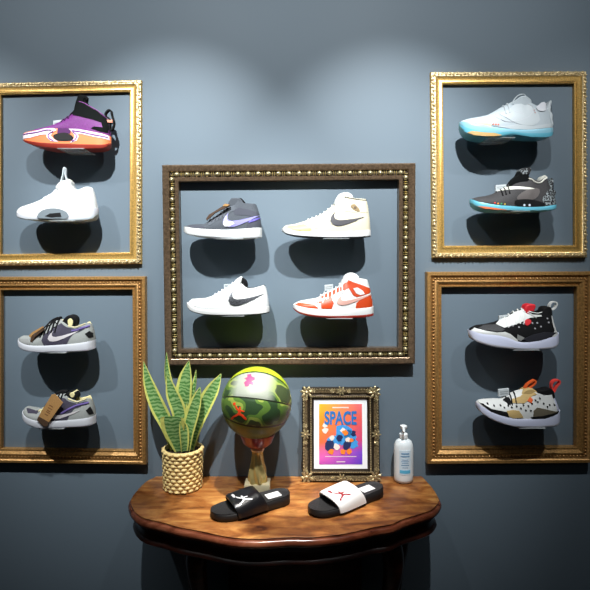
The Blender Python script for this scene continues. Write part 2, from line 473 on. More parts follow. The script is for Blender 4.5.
acrylic = bpy.data.materials.new('clear_acrylic'); acrylic.use_nodes = True
_N = acrylic.node_tree.nodes; _L = acrylic.node_tree.links; _b = _N['Principled BSDF']
_b.inputs['Base Color'].default_value = (0.92, 0.97, 0.97, 1); _b.inputs['Roughness'].default_value = 0.08
_t = _N.new('ShaderNodeBsdfTransparent'); _mx = _N.new('ShaderNodeMixShader'); _mx.inputs[0].default_value = 0.30
_L.new(_t.outputs[0], _mx.inputs[1]); _L.new(_b.outputs[0], _mx.inputs[2]); _L.new(_mx.outputs[0], _N['Material Output'].inputs[0])

white = mat('white_leather', (216, 217, 214), .45, bump=.12, bscale=500)
soft_white = mat('white_rubber', (206, 208, 214), .5)
offwhite = mat('cream_leather', (226, 218, 190), .5)
ivory = mat('ivory_leather', (216, 208, 182), .5)
black = mat('black_textile', (12, 12, 14), .85, spec=.25, bump=.3, bscale=700)
blackr = mat('black_rubber', (10, 10, 12), .45)
grey = mat('slate_suede', (74, 79, 86), .85, bump=.4, bscale=600, var=.12)
lgrey = mat('light_grey_suede', (146, 149, 146), .8, bump=.3, bscale=600, var=.08)
mgrey = mat('mid_grey_suede', (132, 133, 131), .8, bump=.3, bscale=600, var=.08)
dpurp = mat('dark_plum_canvas', (54, 50, 66), .8, bump=.4, bscale=500, var=.2)
purp = mat('violet_trim', (100, 84, 148), .7)
lilac = mat('lilac_leather', (140, 136, 196), .5)
pinkish = mat('dusty_pink_trim', (178, 160, 168), .6)
cream = mat('cream_lining', (226, 214, 160), .7)
orange = mat('burnt_orange_leather', (196, 66, 22), .45, bump=.1)
paleo = mat('pale_peach_leather', (232, 200, 186), .45)
redr = mat('red_rubber', (170, 46, 34), .5)
red = mat('bright_red_fabric', (204, 28, 40), .6)
teal = mat('icy_blue_rubber', (104, 184, 206), .35, coat=.3)
pgrey = mat('pale_grey_knit', (180, 190, 196), .7, bump=.25, bscale=700, var=.05)
pgrey2 = mat('pale_grey_panel', (194, 202, 206), .5)
dgrey = mat('charcoal_knit', (54, 52, 53), .75, bump=.4, bscale=600, var=.2)
silver = mat('silver_piping', (222, 220, 208), .35, .1)
tan = mat('tan_suede', (196, 166, 108), .8, bump=.3, bscale=500)
khaki = mat('khaki_suede', (96, 88, 72), .8, bump=.3, bscale=500)
lav = mat('lavender_rubber', (206, 210, 232), .45)
kraft = mat('kraft_card', (176, 132, 78), .8, bump=.2, bscale=300, var=.12)
kraft_d = mat('dark_brown_card', (74, 52, 34), .7)
clear_tag = mat('pale_plastic_tag', (196, 202, 204), .3)

def jump_panel(s, name, x0, y0, w_, m, off=0.0026):
    bm = bmesh.new()
    for P in (JUMP, JBALL):
        Q = [s.L(x0+p[0]*w_, y0-p[1]*w_) for p in P]
        patch(bm, Q, s.surf(1), 0.002, off)
    return link(name, bm, m, s.t)
def sec_tag(s, x0, y0, x1, y1, slant=-1.5):
    s.block('security_tag', [(x0, y0), (x1, y0+slant), (x1, y1+slant), (x0, y1)], clear_tag, .006, .0008, 0)
    bm = bmesh.new()
    for i in range(2):
        y = y0+(y1-y0)*(.35+.3*i)
        a = s.L(x0+1, y+.2); b = s.L(x1-1, y+slant*.8+.2)
        slab(bm, [(a[0], a[1]), (b[0], b[1]), (b[0], b[1]+.0015), (a[0], a[1]+.0015)], -.0066, .0066, .0002)
    link('tag_print', bm, mat('tag_ink', (110, 116, 120), .5), s.t)

# --- 1 purple mid with orange sole
s = Shoe('purple and black mid-top sneaker with orange sole in the upper left frame|purple sneaker', 67, 150.5,
    [(23.8, 141), (28, 143.5), (36, 146.6), (50.7, 149.7), (75, 150.5), (97, 150.2), (107, 149), (111.6, 145)],
    [(23.8, 135), (40.5, 133.4), (58.8, 131.4), (77, 131.4), (91.4, 133), (111.6, 136.5)],
    [(24, 135.5), (26, 134), (32, 132.3), (40.5, 129.5), (50, 127), (58.8, 123.5), (66, 119), (71, 115), (75, 110), (78, 104), (82, 102.5), (87, 104), (94, 108), (100, 111.5), (105, 115.5), (108.5, 119), (110.5, 126), (111.2, 134)],
    (76, 82, 104, 109.5), dict(up=mat('purple_knit', (112, 40, 118), .6, bump=.5, bscale=500, var=.35), lin=black, mid=mat('orange_foam', (246, 136, 84), .5), out=mat('orange_red_rubber', (150, 48, 36), .5)), c=.66)
mw = mat('white_pink_foam', (240, 226, 236), .45)
s.panel('sole_wave', [(24.6, 135.8), (40, 134.2), (52, 131.5), (60, 131.2), (62.5, 133), (58.5, 135.5), (57, 139), (60, 142), (64, 144.5), (57, 144), (53, 140.5), (53, 137.5), (47, 138), (36, 140.5), (24.6, 140.5)], mw, .0014, 'sole')
s.panel('sole_wave', [(74, 131.4), (84, 131.6), (96, 134), (111, 136.6), (111.2, 140.8), (98, 139), (87, 136.5), (82.5, 136.5), (83.5, 139), (81.5, 143), (75, 145.5), (79, 141), (79.5, 137.5), (77, 134.5)], mw, .0014, 'sole')
s.stripe('purple_line', [(27, 136.4), (42, 135.6), (53, 133.3), (58, 133.4)], 1.1, mat('vivid_purple', (132, 34, 150), .5), .004, 'sole')
s.stripe('purple_line', [(77, 133.3), (87, 134.6), (98, 137), (110, 138.6)], 1.1, mat('vivid_purple', (132, 34, 150), .5), .004, 'sole')
s.stripe('purple_line', [(59.5, 134.4), (54.8, 137.5), (55.5, 141.2), (59.5, 143.6)], 1.0, mat('vivid_purple', (132, 34, 150), .5), .004, 'sole')
s.stripe('purple_line', [(78, 134.6), (81.3, 137.5), (80.6, 141.5), (77, 143.8)], 1.0, mat('vivid_purple', (132, 34, 150), .5), .004, 'sole')
s.panel('shank_window', [(59, 139), (63, 136.5), (70, 135.4), (75, 136.8), (78.5, 140), (76.5, 143), (68, 143.6), (62, 143)], blackr, .0016, 'sole', smooth=2)
s.panel('shank_bridge', [(63.5, 131), (75, 131), (76, 136), (63, 136.5)], mat('plum_plastic', (84, 34, 92), .4), .0012, 'sole')
s.panel('collar_overlay', [(75, 110.6), (78, 105), (82, 103.2), (87, 104.6), (94, 108.8), (100, 112), (105, 116.2), (108.4, 119.5), (110.4, 127), (111, 133.8), (104, 133.6), (95, 130.5), (98, 128.6), (106, 129), (104.5, 124), (95, 121), (84, 118.5), (76.5, 117)], mat('black_green_mesh', (12, 16, 15), .9, spec=.15, bump=.5, bscale=600), .0016)
s.panel('vamp_edge', [(62, 122), (67, 118.8), (72, 114.2), (75, 110.8), (76, 115), (70, 119), (66, 121.5)], black, .002)
s.block('tongue', [(76, 112), (78, 101.5), (79.5, 97.5), (82, 96), (87, 97.5), (86.5, 101), (88.5, 106), (84, 112)], mat('tongue_black', (13, 16, 16), .9, spec=.15, bump=.4), .020, .004)
s.loop('tongue_pull', [(79.8, 97.5), (82, 95.2), (86.8, 96.2), (87.2, 99.2), (83, 99.4)], black, .0022)
s.loop('heel_pull', [(106, 114.5), (109, 110), (111.8, 110.5), (113, 116), (114.8, 122.5), (113.2, 129), (110.5, 129.5), (110.8, 120)], black, .0022)
s.block('heel_bar', [(104.5, 120), (113.8, 120), (114, 122.8), (104.5, 122.6)], mat('salmon_plastic', (222, 142, 116), .5), .010, .001, 0)
sec_tag(s, 53.5, 120.6, 62, 128, -1)
s.laces([(66, 120), (69.5, 116.5), (73, 112.5)], mat('plum_lace', (72, 32, 80), .6))

# --- 2 all white
s = Shoe('all-white mid-top sneaker with tall tongue tab, below the purple one|white mid-top sneaker with tongue tab', 58, 221.4,
    [(17.3, 214), (20, 217), (27, 219.8), (44, 221.2), (77.8, 221.4), (90, 220.6), (96, 218.5), (98.7, 214)],
    [(17.3, 211), (30, 214.5), (44, 216), (60, 216), (72.7, 214.5), (85, 211.5), (98.7, 208)],
    [(17.6, 211), (18.6, 208.8), (22, 206.3), (28, 204.3), (35.4, 201.8), (44, 197.8), (52.4, 193.4), (57, 188.5), (60, 185.8), (66, 184.2), (72, 186.5), (76, 189), (80.3, 191), (86.3, 188.2), (91.4, 186.6), (93.4, 188), (94.8, 193), (96.6, 201), (98, 210)],
    (66, 74, 88, 93.8), dict(up=white, lin=pgrey, mid=soft_white, out=mat('grey_white_rubber', (196, 204, 208), .5)), c=.66)
s.panel('arch_plate', [(44, 217), (47.5, 212.5), (53, 210), (61, 209.4), (68, 211), (73, 214.5), (72.5, 219.2), (64, 219.4), (46, 219.4)], mat('grey_tpu', (120, 130, 136), .4), .003, 'sole', smooth=2)
s.panel('arch_window', [(51.5, 217.4), (56, 214.6), (66, 213.6), (67, 217.8), (58, 218.4)], blackr, .004, 'sole')
s.stripe('seam', [(36, 202.5), (42, 206), (46, 211.5)], .5, pgrey2)
s.stripe('seam', [(60, 190), (70, 194), (79, 199), (84, 207)], .5, pgrey2)
s.stripe('seam', [(80.5, 193), (84, 198), (93, 200)], .5, pgrey2)
s.block('tongue', [(58, 189), (61, 182.5), (66, 180.5), (72, 181), (73, 185), (74, 190)], white, .020, .004)
s.loop('tongue_pull', [(61.4, 183), (63.2, 174), (64, 167.4), (65.6, 168.4), (65.8, 175), (67, 181.5)], pgrey2, .0018, 0, True, .006)
s.block('lace_cluster', [(64.5, 186.5), (66, 181), (69, 178.6), (72, 180.5), (72.8, 184.5), (70, 187)], mat('grey_white_lace', (198, 200, 190), .6), .012, .003)
s.laces([(46, 197), (49.5, 195.5), (53, 193), (56, 190)], soft_white)

# --- low sneakers, lower left
def low(label, dx, dy, px0, py0, B, T, U, op, tilt):
    s = Shoe(label, px0, py0, B, T, U, op, dict(up=lgrey, lin=cream, mid=soft_white, out=mat('pale_sole_rubber', (206, 206, 216), .5)), c=.62)
    return s
s = Shoe('grey and plum low sneaker with thin tag edge-on, above its matching partner|upper grey and plum low sneaker', 57, 352,
    [(18.6, 343.5), (22, 347), (28.6, 350), (40, 351.4), (52.4, 352), (77.8, 351.8), (90, 351), (96, 349.5)],
    [(18.6, 339.5), (24, 342), (35.4, 344.7), (50.7, 345), (77.8, 343.6), (96, 341)],
    [(19.2, 340), (20.4, 338), (23, 336.8), (29, 337), (35.4, 336), (40, 333.2), (44, 330), (48, 325.8), (52.4, 321.9), (57, 319.8), (61, 319.8), (66, 322.6), (71, 326), (77.8, 327.2), (83, 325.6), (88, 323.4), (91.4, 324.2), (93.2, 328), (94.6, 334), (95.6, 340.5)],
    (61, 67, 88, 92.5), dict(up=lgrey, lin=cream, mid=soft_white, out=mat('pale_sole_rubber', (206, 206, 216), .5)), c=.62)
s.panel('toe_overlay', [(20.8, 339.6), (25, 338.8), (32, 339), (36.5, 342.5), (37, 344.6), (28, 342.6)], mgrey, .0012)
s.panel('side_panel', [(48.5, 334), (52, 332.5), (60, 326), (64, 323.5), (70, 327.5), (78, 329), (88, 326.4), (90.5, 327), (84, 331.5), (78, 333.5), (74, 338), (71.5, 344), (50, 345.2), (47.5, 340)], dpurp, .0012)
s.stripe('collar_trim', [(75, 331), (80, 330.4), (86, 328.2), (91.4, 326.6)], 2.0, purp)
s.stripe('collar_edge', [(71, 326.2), (77.8, 327.6), (83, 326), (88, 323.8)], .9, cream)
s.swoosh(53.5, 341.4, 83, mat('pale_stone_leather', (192, 186, 188), .6), hs=.80, rise=1.5)
s.block('lace_knot', [(43, 331.4), (46, 327), (52, 320.8), (57, 318.2), (61, 318), (60, 320.6), (54, 323), (48, 328.6)], black, .011, .003)
s.panel('heel_tab', [(88.5, 334), (92.2, 331.4), (94.4, 334), (95, 338.5), (92, 338)], black, .0018)
s.block('tongue', [(64, 325), (66, 319.5), (71, 315.8), (76, 317.2), (78, 321), (76.5, 327), (70, 328)], black, .020, .004)
s.block('tongue_lining', [(70, 321), (73, 318.6), (75.6, 321), (75, 326), (71.5, 327)], cream, .0212, .002)
s.laces([(46.5, 327), (50, 323.5), (53.5, 321), (57, 319.5), (60.5, 319.2)], black, .5, .0028)
s.stripe('lace_end', [(56.5, 321.5), (54, 325), (51, 326.5), (50.5, 330)], .9, black, .006)
s.stripe('lace_end', [(58, 323), (60.5, 326), (57.5, 327.5)], .9, black, .006)
s.block('hang_tag', [(36, 340.6), (38.5, 335.5), (48.5, 327.2), (49.5, 329.6), (41, 336.5), (38, 341.8)], kraft_d, .006, .0006, 0, yc=-.040, label='dark brown card hang tag seen edge-on')
s.block('hang_tag_face', [(34.5, 335.2), (38.5, 331.5), (48, 326), (48.6, 327.4), (39, 334), (36.2, 337.6)], kraft, .004, .0006, 0, yc=-.040)

s = Shoe('grey and plum low sneaker half covered by a large kraft tag|sneaker with the large kraft tag', 60, 427.5,
    [(23, 416), (27, 420.8), (35.4, 425), (44, 426.8), (52.4, 427.5), (77.8, 427.2), (90, 426.6), (96.4, 425.4)],
    [(23, 412.4), (28, 415.2), (35.4, 418), (50.7, 420.3), (77.8, 419.3), (96.4, 417.4)],
    [(23.8, 413), (24.8, 410), (27, 408.6), (31, 409.4), (38, 411), (44, 409.8), (49, 405), (53, 399.5), (57.5, 395.3), (63, 393.4), (67, 394.8), (71, 398.6), (79.5, 402), (84, 400.8), (88.8, 399.2), (92, 401), (93.8, 406), (95.2, 412), (96, 417)],
    (64, 70, 88.5, 93.2), dict(up=lgrey, lin=cream, mid=soft_white, out=mat('pale_sole_rubber', (206, 206, 216), .5)), c=.62)
s.panel('vamp_panel', [(28, 409.6), (31, 410), (38, 411.8), (43.5, 411), (41, 413.6), (32, 413)], dpurp, .0012)
s.panel('side_panel', [(48, 409), (54, 401), (60, 398), (68, 399), (72, 402), (80, 404), (88, 402), (90.5, 402.6), (84, 407), (78, 409), (74.5, 413.5), (72, 419.6), (54, 420.2), (50, 415)], dpurp, .0012)
s.stripe('collar_trim', [(66, 413), (72, 409.6), (79, 406.4), (86, 404.6), (91, 403.6)], 2.2, purp)
s.stripe('collar_edge', [(71, 399.2), (79.5, 402.5), (84, 401.3), (88.8, 399.8)], 1.1, cream)
s.swoosh(57, 418, 84, mat('pale_stone_leather', (192, 186, 188), .6), hs=.7)
s.block('lace_knot', [(46, 406.6), (51, 400.6), (56, 395), (62, 392.4), (68, 393), (66, 395.4), (58, 397), (51, 404)], black, .011, .003)
s.panel('heel_tab', [(89.5, 410.6), (92.6, 407.6), (94.2, 411), (95.4, 415.4), (92.6, 414.8)], black, .0018)
s.block('tongue', [(66, 397), (69, 394), (74, 393), (78, 395.5), (78.6, 399), (75, 403), (70, 402)], black, .020, .004)
s.block('tongue_lining', [(72, 394.6), (75, 393.2), (77.2, 395.6), (76, 398.4), (73, 398)], cream, .0212, .002)
s.laces([(47, 406), (50.5, 402), (54.5, 397), (61, 393.5), (64.5, 393.8)], black, .5, .0028)
s.stripe('lace_end', [(41.5, 412), (44, 411), (47, 414)], 1.2, cream, .006)
s.stripe('lace_end', [(45, 409.5), (47.4, 410.6), (48.4, 413)], 1.2, cream, .006)
kb = [(58.6, 393), (62, 392.6), (69.6, 401), (54.6, 422), (44.6, 416.2)]
s.block('hang_tag', kb, kraft, .0012, .0003, 0, yc=-.052, label='kraft brown card hang tag')
s.block('hang_tag_band', [(45.8, 414.4), (56, 420.2), (54.2, 424), (51, 424.4), (44, 418.4)], kraft_d, .0016, .0003, 0, yc=-.0525)
s.loop('hang_tag_string', [(60.6, 396.5), (63, 395), (66.5, 397), (66, 401), (63.5, 400)], black, .0008, -.048, True, .0015)
# faint printing on the tag
bm = bmesh.new()
for i, (a, b) in enumerate([(.30, .75), (.42, .8), (.54, .7), (.62, .8), (.74, .72)]):
    A = Vector((58.8, 396.5)); Bv = Vector((48, 416)); q = A+(Bv-A)*a; pr = Vector((7.5, 4.4)).normalized()
    p0 = q+pr*1.2; p1 = q+pr*(1.2+7*b*.8); dn = (Bv-A).normalized()*.8
    slab(bm, [s.L(*p0), s.L(*p1), s.L(*(p1+dn)), s.L(*(p0+dn))], -.0536, -.0531, .0001)
link('hang_tag_print', bm, mat('brown_ink', (118, 78, 44), .8), s.t)

# --- centre: grey high
s = Shoe('slate grey high-top sneaker with lilac side emblem and white sole, centre frame|slate grey high-top sneaker', 223, 239,
    [(183.6, 231), (188.6, 234.6), (200.4, 237.2), (225.8, 239), (245, 238.8), (256, 238.2), (262.6, 237)],
    [(183.6, 226.4), (200.4, 229.2), (225.8, 230.3), (242.8, 229.3), (262.6, 227.6)],
    [(184, 227.4), (185.6, 225.6), (190, 224.4), (198, 223.8), (204.5, 223.8), (209, 220.4), (217.4, 215), (223, 210), (229, 204.8), (231.5, 202), (236, 200.6), (240, 202), (246, 203.6), (252, 203.8), (256.4, 204), (258, 207), (260, 214), (261.4, 221), (262.2, 227)],
    (234, 239, 254.5, 257.6), dict(up=grey, lin=mat('dark_grey_lining', (50, 52, 58), .8), mid=white, out=mat('white_out', (220, 222, 224), .5)), c=.64)
s.panel('toe_overlay', [(186.5, 227.2), (192, 225.4), (198, 225.2), (205, 226.4), (207.5, 229.2), (199, 228.8)], mat('slate_suede_b', (66, 68, 78), .85, bump=.4), .0012)
s.panel('eyestay', [(206.5, 224.5), (212, 219.4), (220, 213.6), (229.5, 205.4), (233, 202.6), (238, 209), (232, 212.5), (226, 217.5), (219, 221), (212, 226)], mat('slate_suede_c', (80, 85, 92), .85, bump=.4), .0014)
s.panel('ankle_overlay', [(234, 211), (240, 208), (250, 210), (259, 213), (260.4, 218.5), (246, 215.5), (236, 215.5)], mat('slate_suede_b', (66, 68, 78), .85, bump=.4), .0012)
s.panel('heel_panel', [(247, 229.3), (249, 223), (254, 220.5), (261, 220), (262, 227.6)], mat('slate_suede_b', (66, 68, 78), .85, bump=.4), .0012)
s.swoosh(224.4, 227.4, 261, lilac, hs=.90, rise=-1)
s.panel('emblem_front', [(224.6, 224.5), (226.6, 218.6), (228.5, 216.4), (228.2, 220.5), (229.5, 222), (234.5, 222.2), (236, 224.4), (231, 227), (226.2, 227)], mat('white_emblem', (206, 206, 214), .5), .0034)
s.panel('emblem_tail', [(250, 221), (256, 219.4), (261, 217.2), (261.2, 218.6), (256, 221.4), (250, 223.2)], mat('violet_emblem', (106, 96, 186), .5), .0034)
s.block('tongue', [(229, 206), (230.5, 200), (233, 198), (240, 198), (243, 201), (244.5, 205), (238, 209)], grey, .020, .004)
s.block('tongue_pull', [(238.5, 199.4), (241, 197.6), (244.6, 200.6), (245.6, 203), (242.5, 203.4)], black, .012, .002)
s.laces([(210.5, 219), (214, 217), (217.5, 214.6), (221, 211.6), (224.5, 208.4), (228, 205.4)], mat('slate_lace', (70, 72, 80), .7))
s.block('hang_tag', [(207.5, 219.4), (210.5, 215.4), (228, 204.4), (231.4, 206.2), (216, 214), (208.5, 221)], kraft_d, .006, .0006, 0, yc=-.034, label='dark brown card hang tag seen edge-on')
s.block('hang_tag_face', [(224, 206.8), (226.5, 204.4), (231, 205.2), (229.5, 207)], kraft, .0075, .0006, 0, yc=-.034)

# --- centre: cream high
s = Shoe('cream high-top sneaker with dark grey side emblem in the centre frame|cream high-top sneaker', 327, 238.5,
    [(281.2, 231), (285, 233.6), (289.2, 235.2), (301.7, 237.2), (328.4, 238.5), (351.5, 238.3), (363, 237.8), (371.4, 236.6)],
    [(281.2, 228), (292.8, 231.2), (310.6, 232.4), (346, 231.8), (371.4, 229.6)],
    [(282.2, 229), (283.4, 226.6), (286, 225), (294.6, 223.8), (302, 221.6), (310.6, 218.2), (317, 216), (323, 212.6), (328, 209), (332, 205.4), (335.5, 201.6), (338.5, 197.6), (343, 195.8), (348, 197), (354, 198.6), (361, 199), (366.8, 199.4), (368.2, 203), (369.4, 211), (370.4, 221), (371, 229.4)],
    (341, 346, 365, 368), dict(up=ivory, lin=mat('grey_lining', (120, 118, 112), .8), mid=mat('bright_white_rubber', (218, 218, 216), .5), out=mat('black_outsole', (28, 28, 30), .5)), c=.66, outs=.16)
s.panel('toe_box', [(285.2, 227.4), (289, 225.6), (296, 225.6), (303, 224.2), (311, 229.5), (309, 232), (296, 231)], mat('butter_leather', (204, 184, 126), .5), .0012)
s.panel('eyestay', [(304, 225), (312, 219.8), (324, 213.6), (333, 206), (337, 203), (339, 210), (333, 214.5), (327, 219), (323, 224), (316, 229)], ivory, .0014)
s.panel('heel_panel', [(350, 232), (352, 225), (358, 220), (370, 217), (371, 229.6)], ivory, .0014)
s.panel('ankle_panel', [(338, 206), (342, 199), (356, 201.4), (367.4, 202), (369, 212.5), (356, 213), (342, 211)], ivory, .001)
s.stripe('collar_edge', [(343.5, 196.6), (350, 198.2), (360, 199.8), (367, 200.2)], .8, mat('charcoal_edge', (60, 58, 58), .6))
s.swoosh(329.6, 225.4, 364, mat('graphite_suede', (78, 76, 80), .7, bump=.4), hs=.93, rise=-4.5)
s.panel('ankle_emblem', [(350, 206), (353.5, 204.4), (356, 206), (359.4, 210.8), (357, 211.8), (352.5, 209.4)], mat('bronze_ink', (146, 122, 82), .6), .0028, smooth=2)
s.panel('ankle_emblem_centre', circ(354.8, 208, 1.5, 1.3), mat('dark_bronze_ink', (92, 74, 52), .6), .0036, both=False, step=.002)
s.block('tongue', [(334, 205), (337.2, 196), (342, 192.8), (348, 192.4), (352, 195), (352.5, 198.4), (346, 204)], white, .020, .004)
s.laces([(308, 219), (312, 217), (316, 215.6), (320, 213.6), (324, 211.2), (328, 208), (332, 204.6), (335.5, 200.6)], white, .66, .0026)

# --- centre: white low
s = Shoe('all-white low sneaker with dark metallic side emblem in the centre frame|white low sneaker with dark emblem', 229, 315.4,
    [(186.4, 306), (189.5, 309.4), (193.6, 311.8), (205.5, 314.4), (225.8, 315.4), (247.9, 315.2), (260, 314.6), (270, 313.4)],
    [(186.4, 303), (192, 305.6), (200.4, 308), (225.8, 309.4), (250, 308.6), (270, 306.8)],
    [(187.4, 304.4), (188.8, 301.6), (191.5, 299.6), (198, 299), (205.5, 298.6), (211, 296.8), (215.7, 294.4), (221, 291.4), (225.8, 288.4), (230, 285.4), (234, 282.6), (238, 281), (242, 283.4), (245.5, 287), (249, 288.8), (254.7, 288.4), (260, 287), (264.8, 285.6), (266.6, 288), (267.9, 293.7), (269, 301), (269.6, 306.6)],
    (239, 244, 264.5, 266.4), dict(up=white, lin=black, mid=mat('bright_white_rubber', (218, 218, 216), .5), out=mat('black_outsole', (28, 28, 30), .5)), c=.62, outs=.17)
s.panel('toe_overlay', [(190.5, 303), (196, 301), (204, 301), (210, 304.5), (211, 308.6), (200, 307.4)], mat('white_leather_b', (224, 226, 226), .45), .0012)
s.panel('eyestay', [(210.5, 300), (218, 294.6), (230, 287), (236, 283), (240, 287.5), (233, 290), (226, 296.5), (219, 303)], mat('white_leather_b', (224, 226, 226), .45), .0014)
s.stripe('collar_edge', [(234.2, 285.4), (237.4, 283), (240.4, 283.8), (243.2, 287), (247, 289.4), (255, 289.2), (264.4, 286.2)], .5, mat('grey_piping', (150, 152, 156), .6))
s.swoosh(229.6, 305, 264.6, mat('gunmetal_foil', (74, 76, 80), .35, .4, bump=.6, bscale=250, var=.5), hs=.98, rise=-2.8)
s.panel('heel_panel', [(254, 309), (256, 301), (261, 297), (268.6, 295), (269.6, 306.8)], mat('white_leather_b', (224, 226, 226), .45), .0014)
s.block('tongue', [(232, 287), (235.5, 281), (239, 278), (241.4, 276.8), (243, 279), (242, 284), (240, 288)], white, .020, .004)
s.block('tongue_lining', [(241.8, 278), (244.8, 279.4), (247.6, 283), (247.6, 287.5), (244, 287.5), (241.6, 283)], black, .018, .003)
s.laces([(215, 294.2), (218.5, 292.4), (222, 290.2), (225.5, 287.8), (229, 285.2), (232.5, 282.8)], soft_white, .6, .0026)
sec_tag(s, 224, 284.8, 231, 288.4, -.4)

# --- centre: orange/white high
s = Shoe('orange and white high-top sneaker in the centre frame|orange and white sneaker', 334, 317.9,
    [(292.6, 309), (296, 312), (301, 314.2), (314, 316.8), (333.3, 317.9), (357.5, 317.6), (367, 317), (374.2, 315.8)],
    [(292.6, 305), (304.3, 307.4), (317.2, 308.6), (333, 309.4), (354.2, 308.6), (374.2, 306.8)],
    [(293.2, 305.6), (294.6, 303.6), (301, 301.2), (309, 299.8), (317, 298.4), (323.6, 293.8), (331, 290.4), (338, 287), (341, 282.4), (344.6, 278.4), (349, 277), (353, 278), (357.5, 278.4), (363, 279.4), (368, 280.4), (369.4, 285), (370.8, 291), (372.4, 299), (373.6, 306.6)],
    (346, 351, 366, 369), dict(up=white, lin=ivory, mid=mat('bright_white_rubber', (218, 218, 216), .5), out=redr), c=.66, outs=.26)
s.panel('toe_overlay', [(294.2, 305), (298, 303), (304, 303.2), (313, 304), (317.5, 307.6), (317, 308.6), (304, 307)], orange, .0012)
s.panel('eyestay_base', [(313.6, 300.6), (317, 303), (320, 299.6), (322, 302.4), (324.4, 298.6), (326, 299.2), (330, 296.6), (333, 303), (330.6, 308.6), (320.6, 308.2), (319.8, 303.2)], orange, .0013)
s.panel('eyestay', [(319, 298.4), (324, 295), (333, 291), (340, 287), (343, 290), (336, 293), (329, 297)], orange, .0016)
s.panel('ankle_strap', [(341, 287), (343.4, 280), (346, 279.4), (352, 282), (362, 285.4), (370, 288.6), (371, 292.6), (362, 295.6), (356, 297), (352.6, 295.4), (348, 288), (344, 290.2), (341, 290)], orange, .0016)
s.panel('ankle_window', [(352.4, 288.6), (356.5, 287.4), (362, 290.6), (364, 294), (359.4, 295), (355.6, 293.4)], white, .0028)
s.panel('heel_panel', [(354.8, 308.4), (355.6, 303), (360, 299.4), (366, 297), (371.6, 295), (373, 300), (373.6, 306.8)], orange, .0014)
s.swoosh(335.8, 305.4, 372, mat('dusty_peach_leather', (204, 158, 146), .45), hs=.62, rise=2.5)
s.block('tongue', [(340, 288), (342.4, 280), (345.6, 275), (351, 273), (356, 274.4), (359, 278.4), (352, 284)], white, .020, .004)
s.laces([(320.5, 295.6), (324.2, 293.2), (328, 291.4), (332, 289.6), (336, 287.6), (339.6, 284.6), (342.4, 280.6)], white, .6, .0027)
sec_tag(s, 324.4, 285.6, 333, 291.4, -1)

# --- top right: pale grey with icy sole
tealm = bpy.data.materials.new('icy_to_amber_rubber')
s = Shoe('pale grey sneaker with icy blue sole and heel fin, upper right frame|pale grey sneaker', 506, 140,
    [(458.4, 126), (460.5, 131), (464, 134.8), (471, 138.2), (480, 139.6), (490.6, 139.6), (500, 138), (507, 136.8), (515, 137.4), (524.4, 138.8), (540.4, 139.2), (549, 137.4), (553.2, 133)],
    [(458.4, 122), (464, 124), (472.8, 126.8), (490.6, 130.4), (508.4, 132), (526, 132), (540, 130.6), (553.2, 128.6)],
    [(459, 122.6), (461, 120.6), (466, 119), (472.8, 117.6), (480, 116.4), (487, 114.8), (493, 111.6), (499.5, 107.6), (507, 103.8), (513.7, 100.4), (519, 99.6), (524, 102), (530, 105), (535, 107.6), (539, 104), (543, 103), (546, 106), (548.4, 110), (550, 118), (552, 124), (552.8, 128)],
    (522, 529, 543, 546.4), dict(up=pgrey, lin=pgrey, mid=mat('milky_blue_rubber', (142, 194, 212), .35, coat=.3), out=teal), c=.64, outs=.45)
s.panel('toe_amber', [(463.5, 134.6), (470, 137.9), (480, 139.3), (490, 139.3), (497, 138.4), (490, 136.3), (478, 135.4), (468, 133.6)], mat('amber_rubber', (190, 152, 96), .4), .001, 'sole')  # amber rubber patch low on the toe
s.panel('mid_panel', [(496, 116), (504, 112), (512, 106), (519, 102), (526, 106), (533, 112), (536, 122), (528, 128), (512, 126), (503, 121)], pgrey2, .0013, smooth=2)
s.panel('rand', [(486, 128.8), (500, 129.6), (512, 127), (530, 128.6), (552, 124.4), (552.6, 128.6), (527, 132), (508, 132)], pgrey2, .0016)
s.stripe('seam', [(478, 123), (492, 116.5), (508, 113.5), (520, 116)], .6, soft_white)
s.stripe('seam', [(490, 118), (500, 124), (513, 123.6), (526, 118), (531, 110)], .6, soft_white)
s.stripe('cable', [(519.5, 103.4), (524, 104.6), (529, 108), (531.4, 113.5), (531.4, 116.4)], .5, mat('dusty_cable', (150, 140, 140), .6))
s.eyelets([(488, 127.4), (490.6, 127.6), (493.2, 127.7)], mat('coral_light', (236, 110, 80), .5), .8, 'side_light', label='small coral dots')
s.eyelets([(531, 112), (531.6, 114.4)], mat('coral_cable', (190, 130, 120), .5), .6, 'cable_clip')
s.panel('toe_tint', [(470, 125.4), (478, 124.4), (486, 127.2), (486, 129.4), (477, 127.8)], mat('peach_tint', (226, 206, 168), .6), .0012)
s.block('tongue', [(510, 106), (515, 100), (521, 96.6), (526, 97.6), (530, 102), (526, 107)], pgrey, .020, .004)
s.loop('tongue_pull', [(512.4, 103), (515, 98), (519, 94.4), (524, 94), (526, 97)], pgrey2, .0014, 0, False, .005)
s.panel('collar_pad', [(533, 109.5), (537, 104.4), (541, 103.4), (544, 106.6), (543, 112), (537, 113)], soft_white, .003, smooth=2)
s.block('heel_fin', [(543.5, 118), (546, 108), (548.4, 102), (550.2, 101), (549.6, 106), (549, 110), (551.8, 116), (551, 121), (552.4, 126), (546, 126)], pgrey2, .016, .003)
s.laces([(503, 104.6), (507, 102.6)], pgrey2)

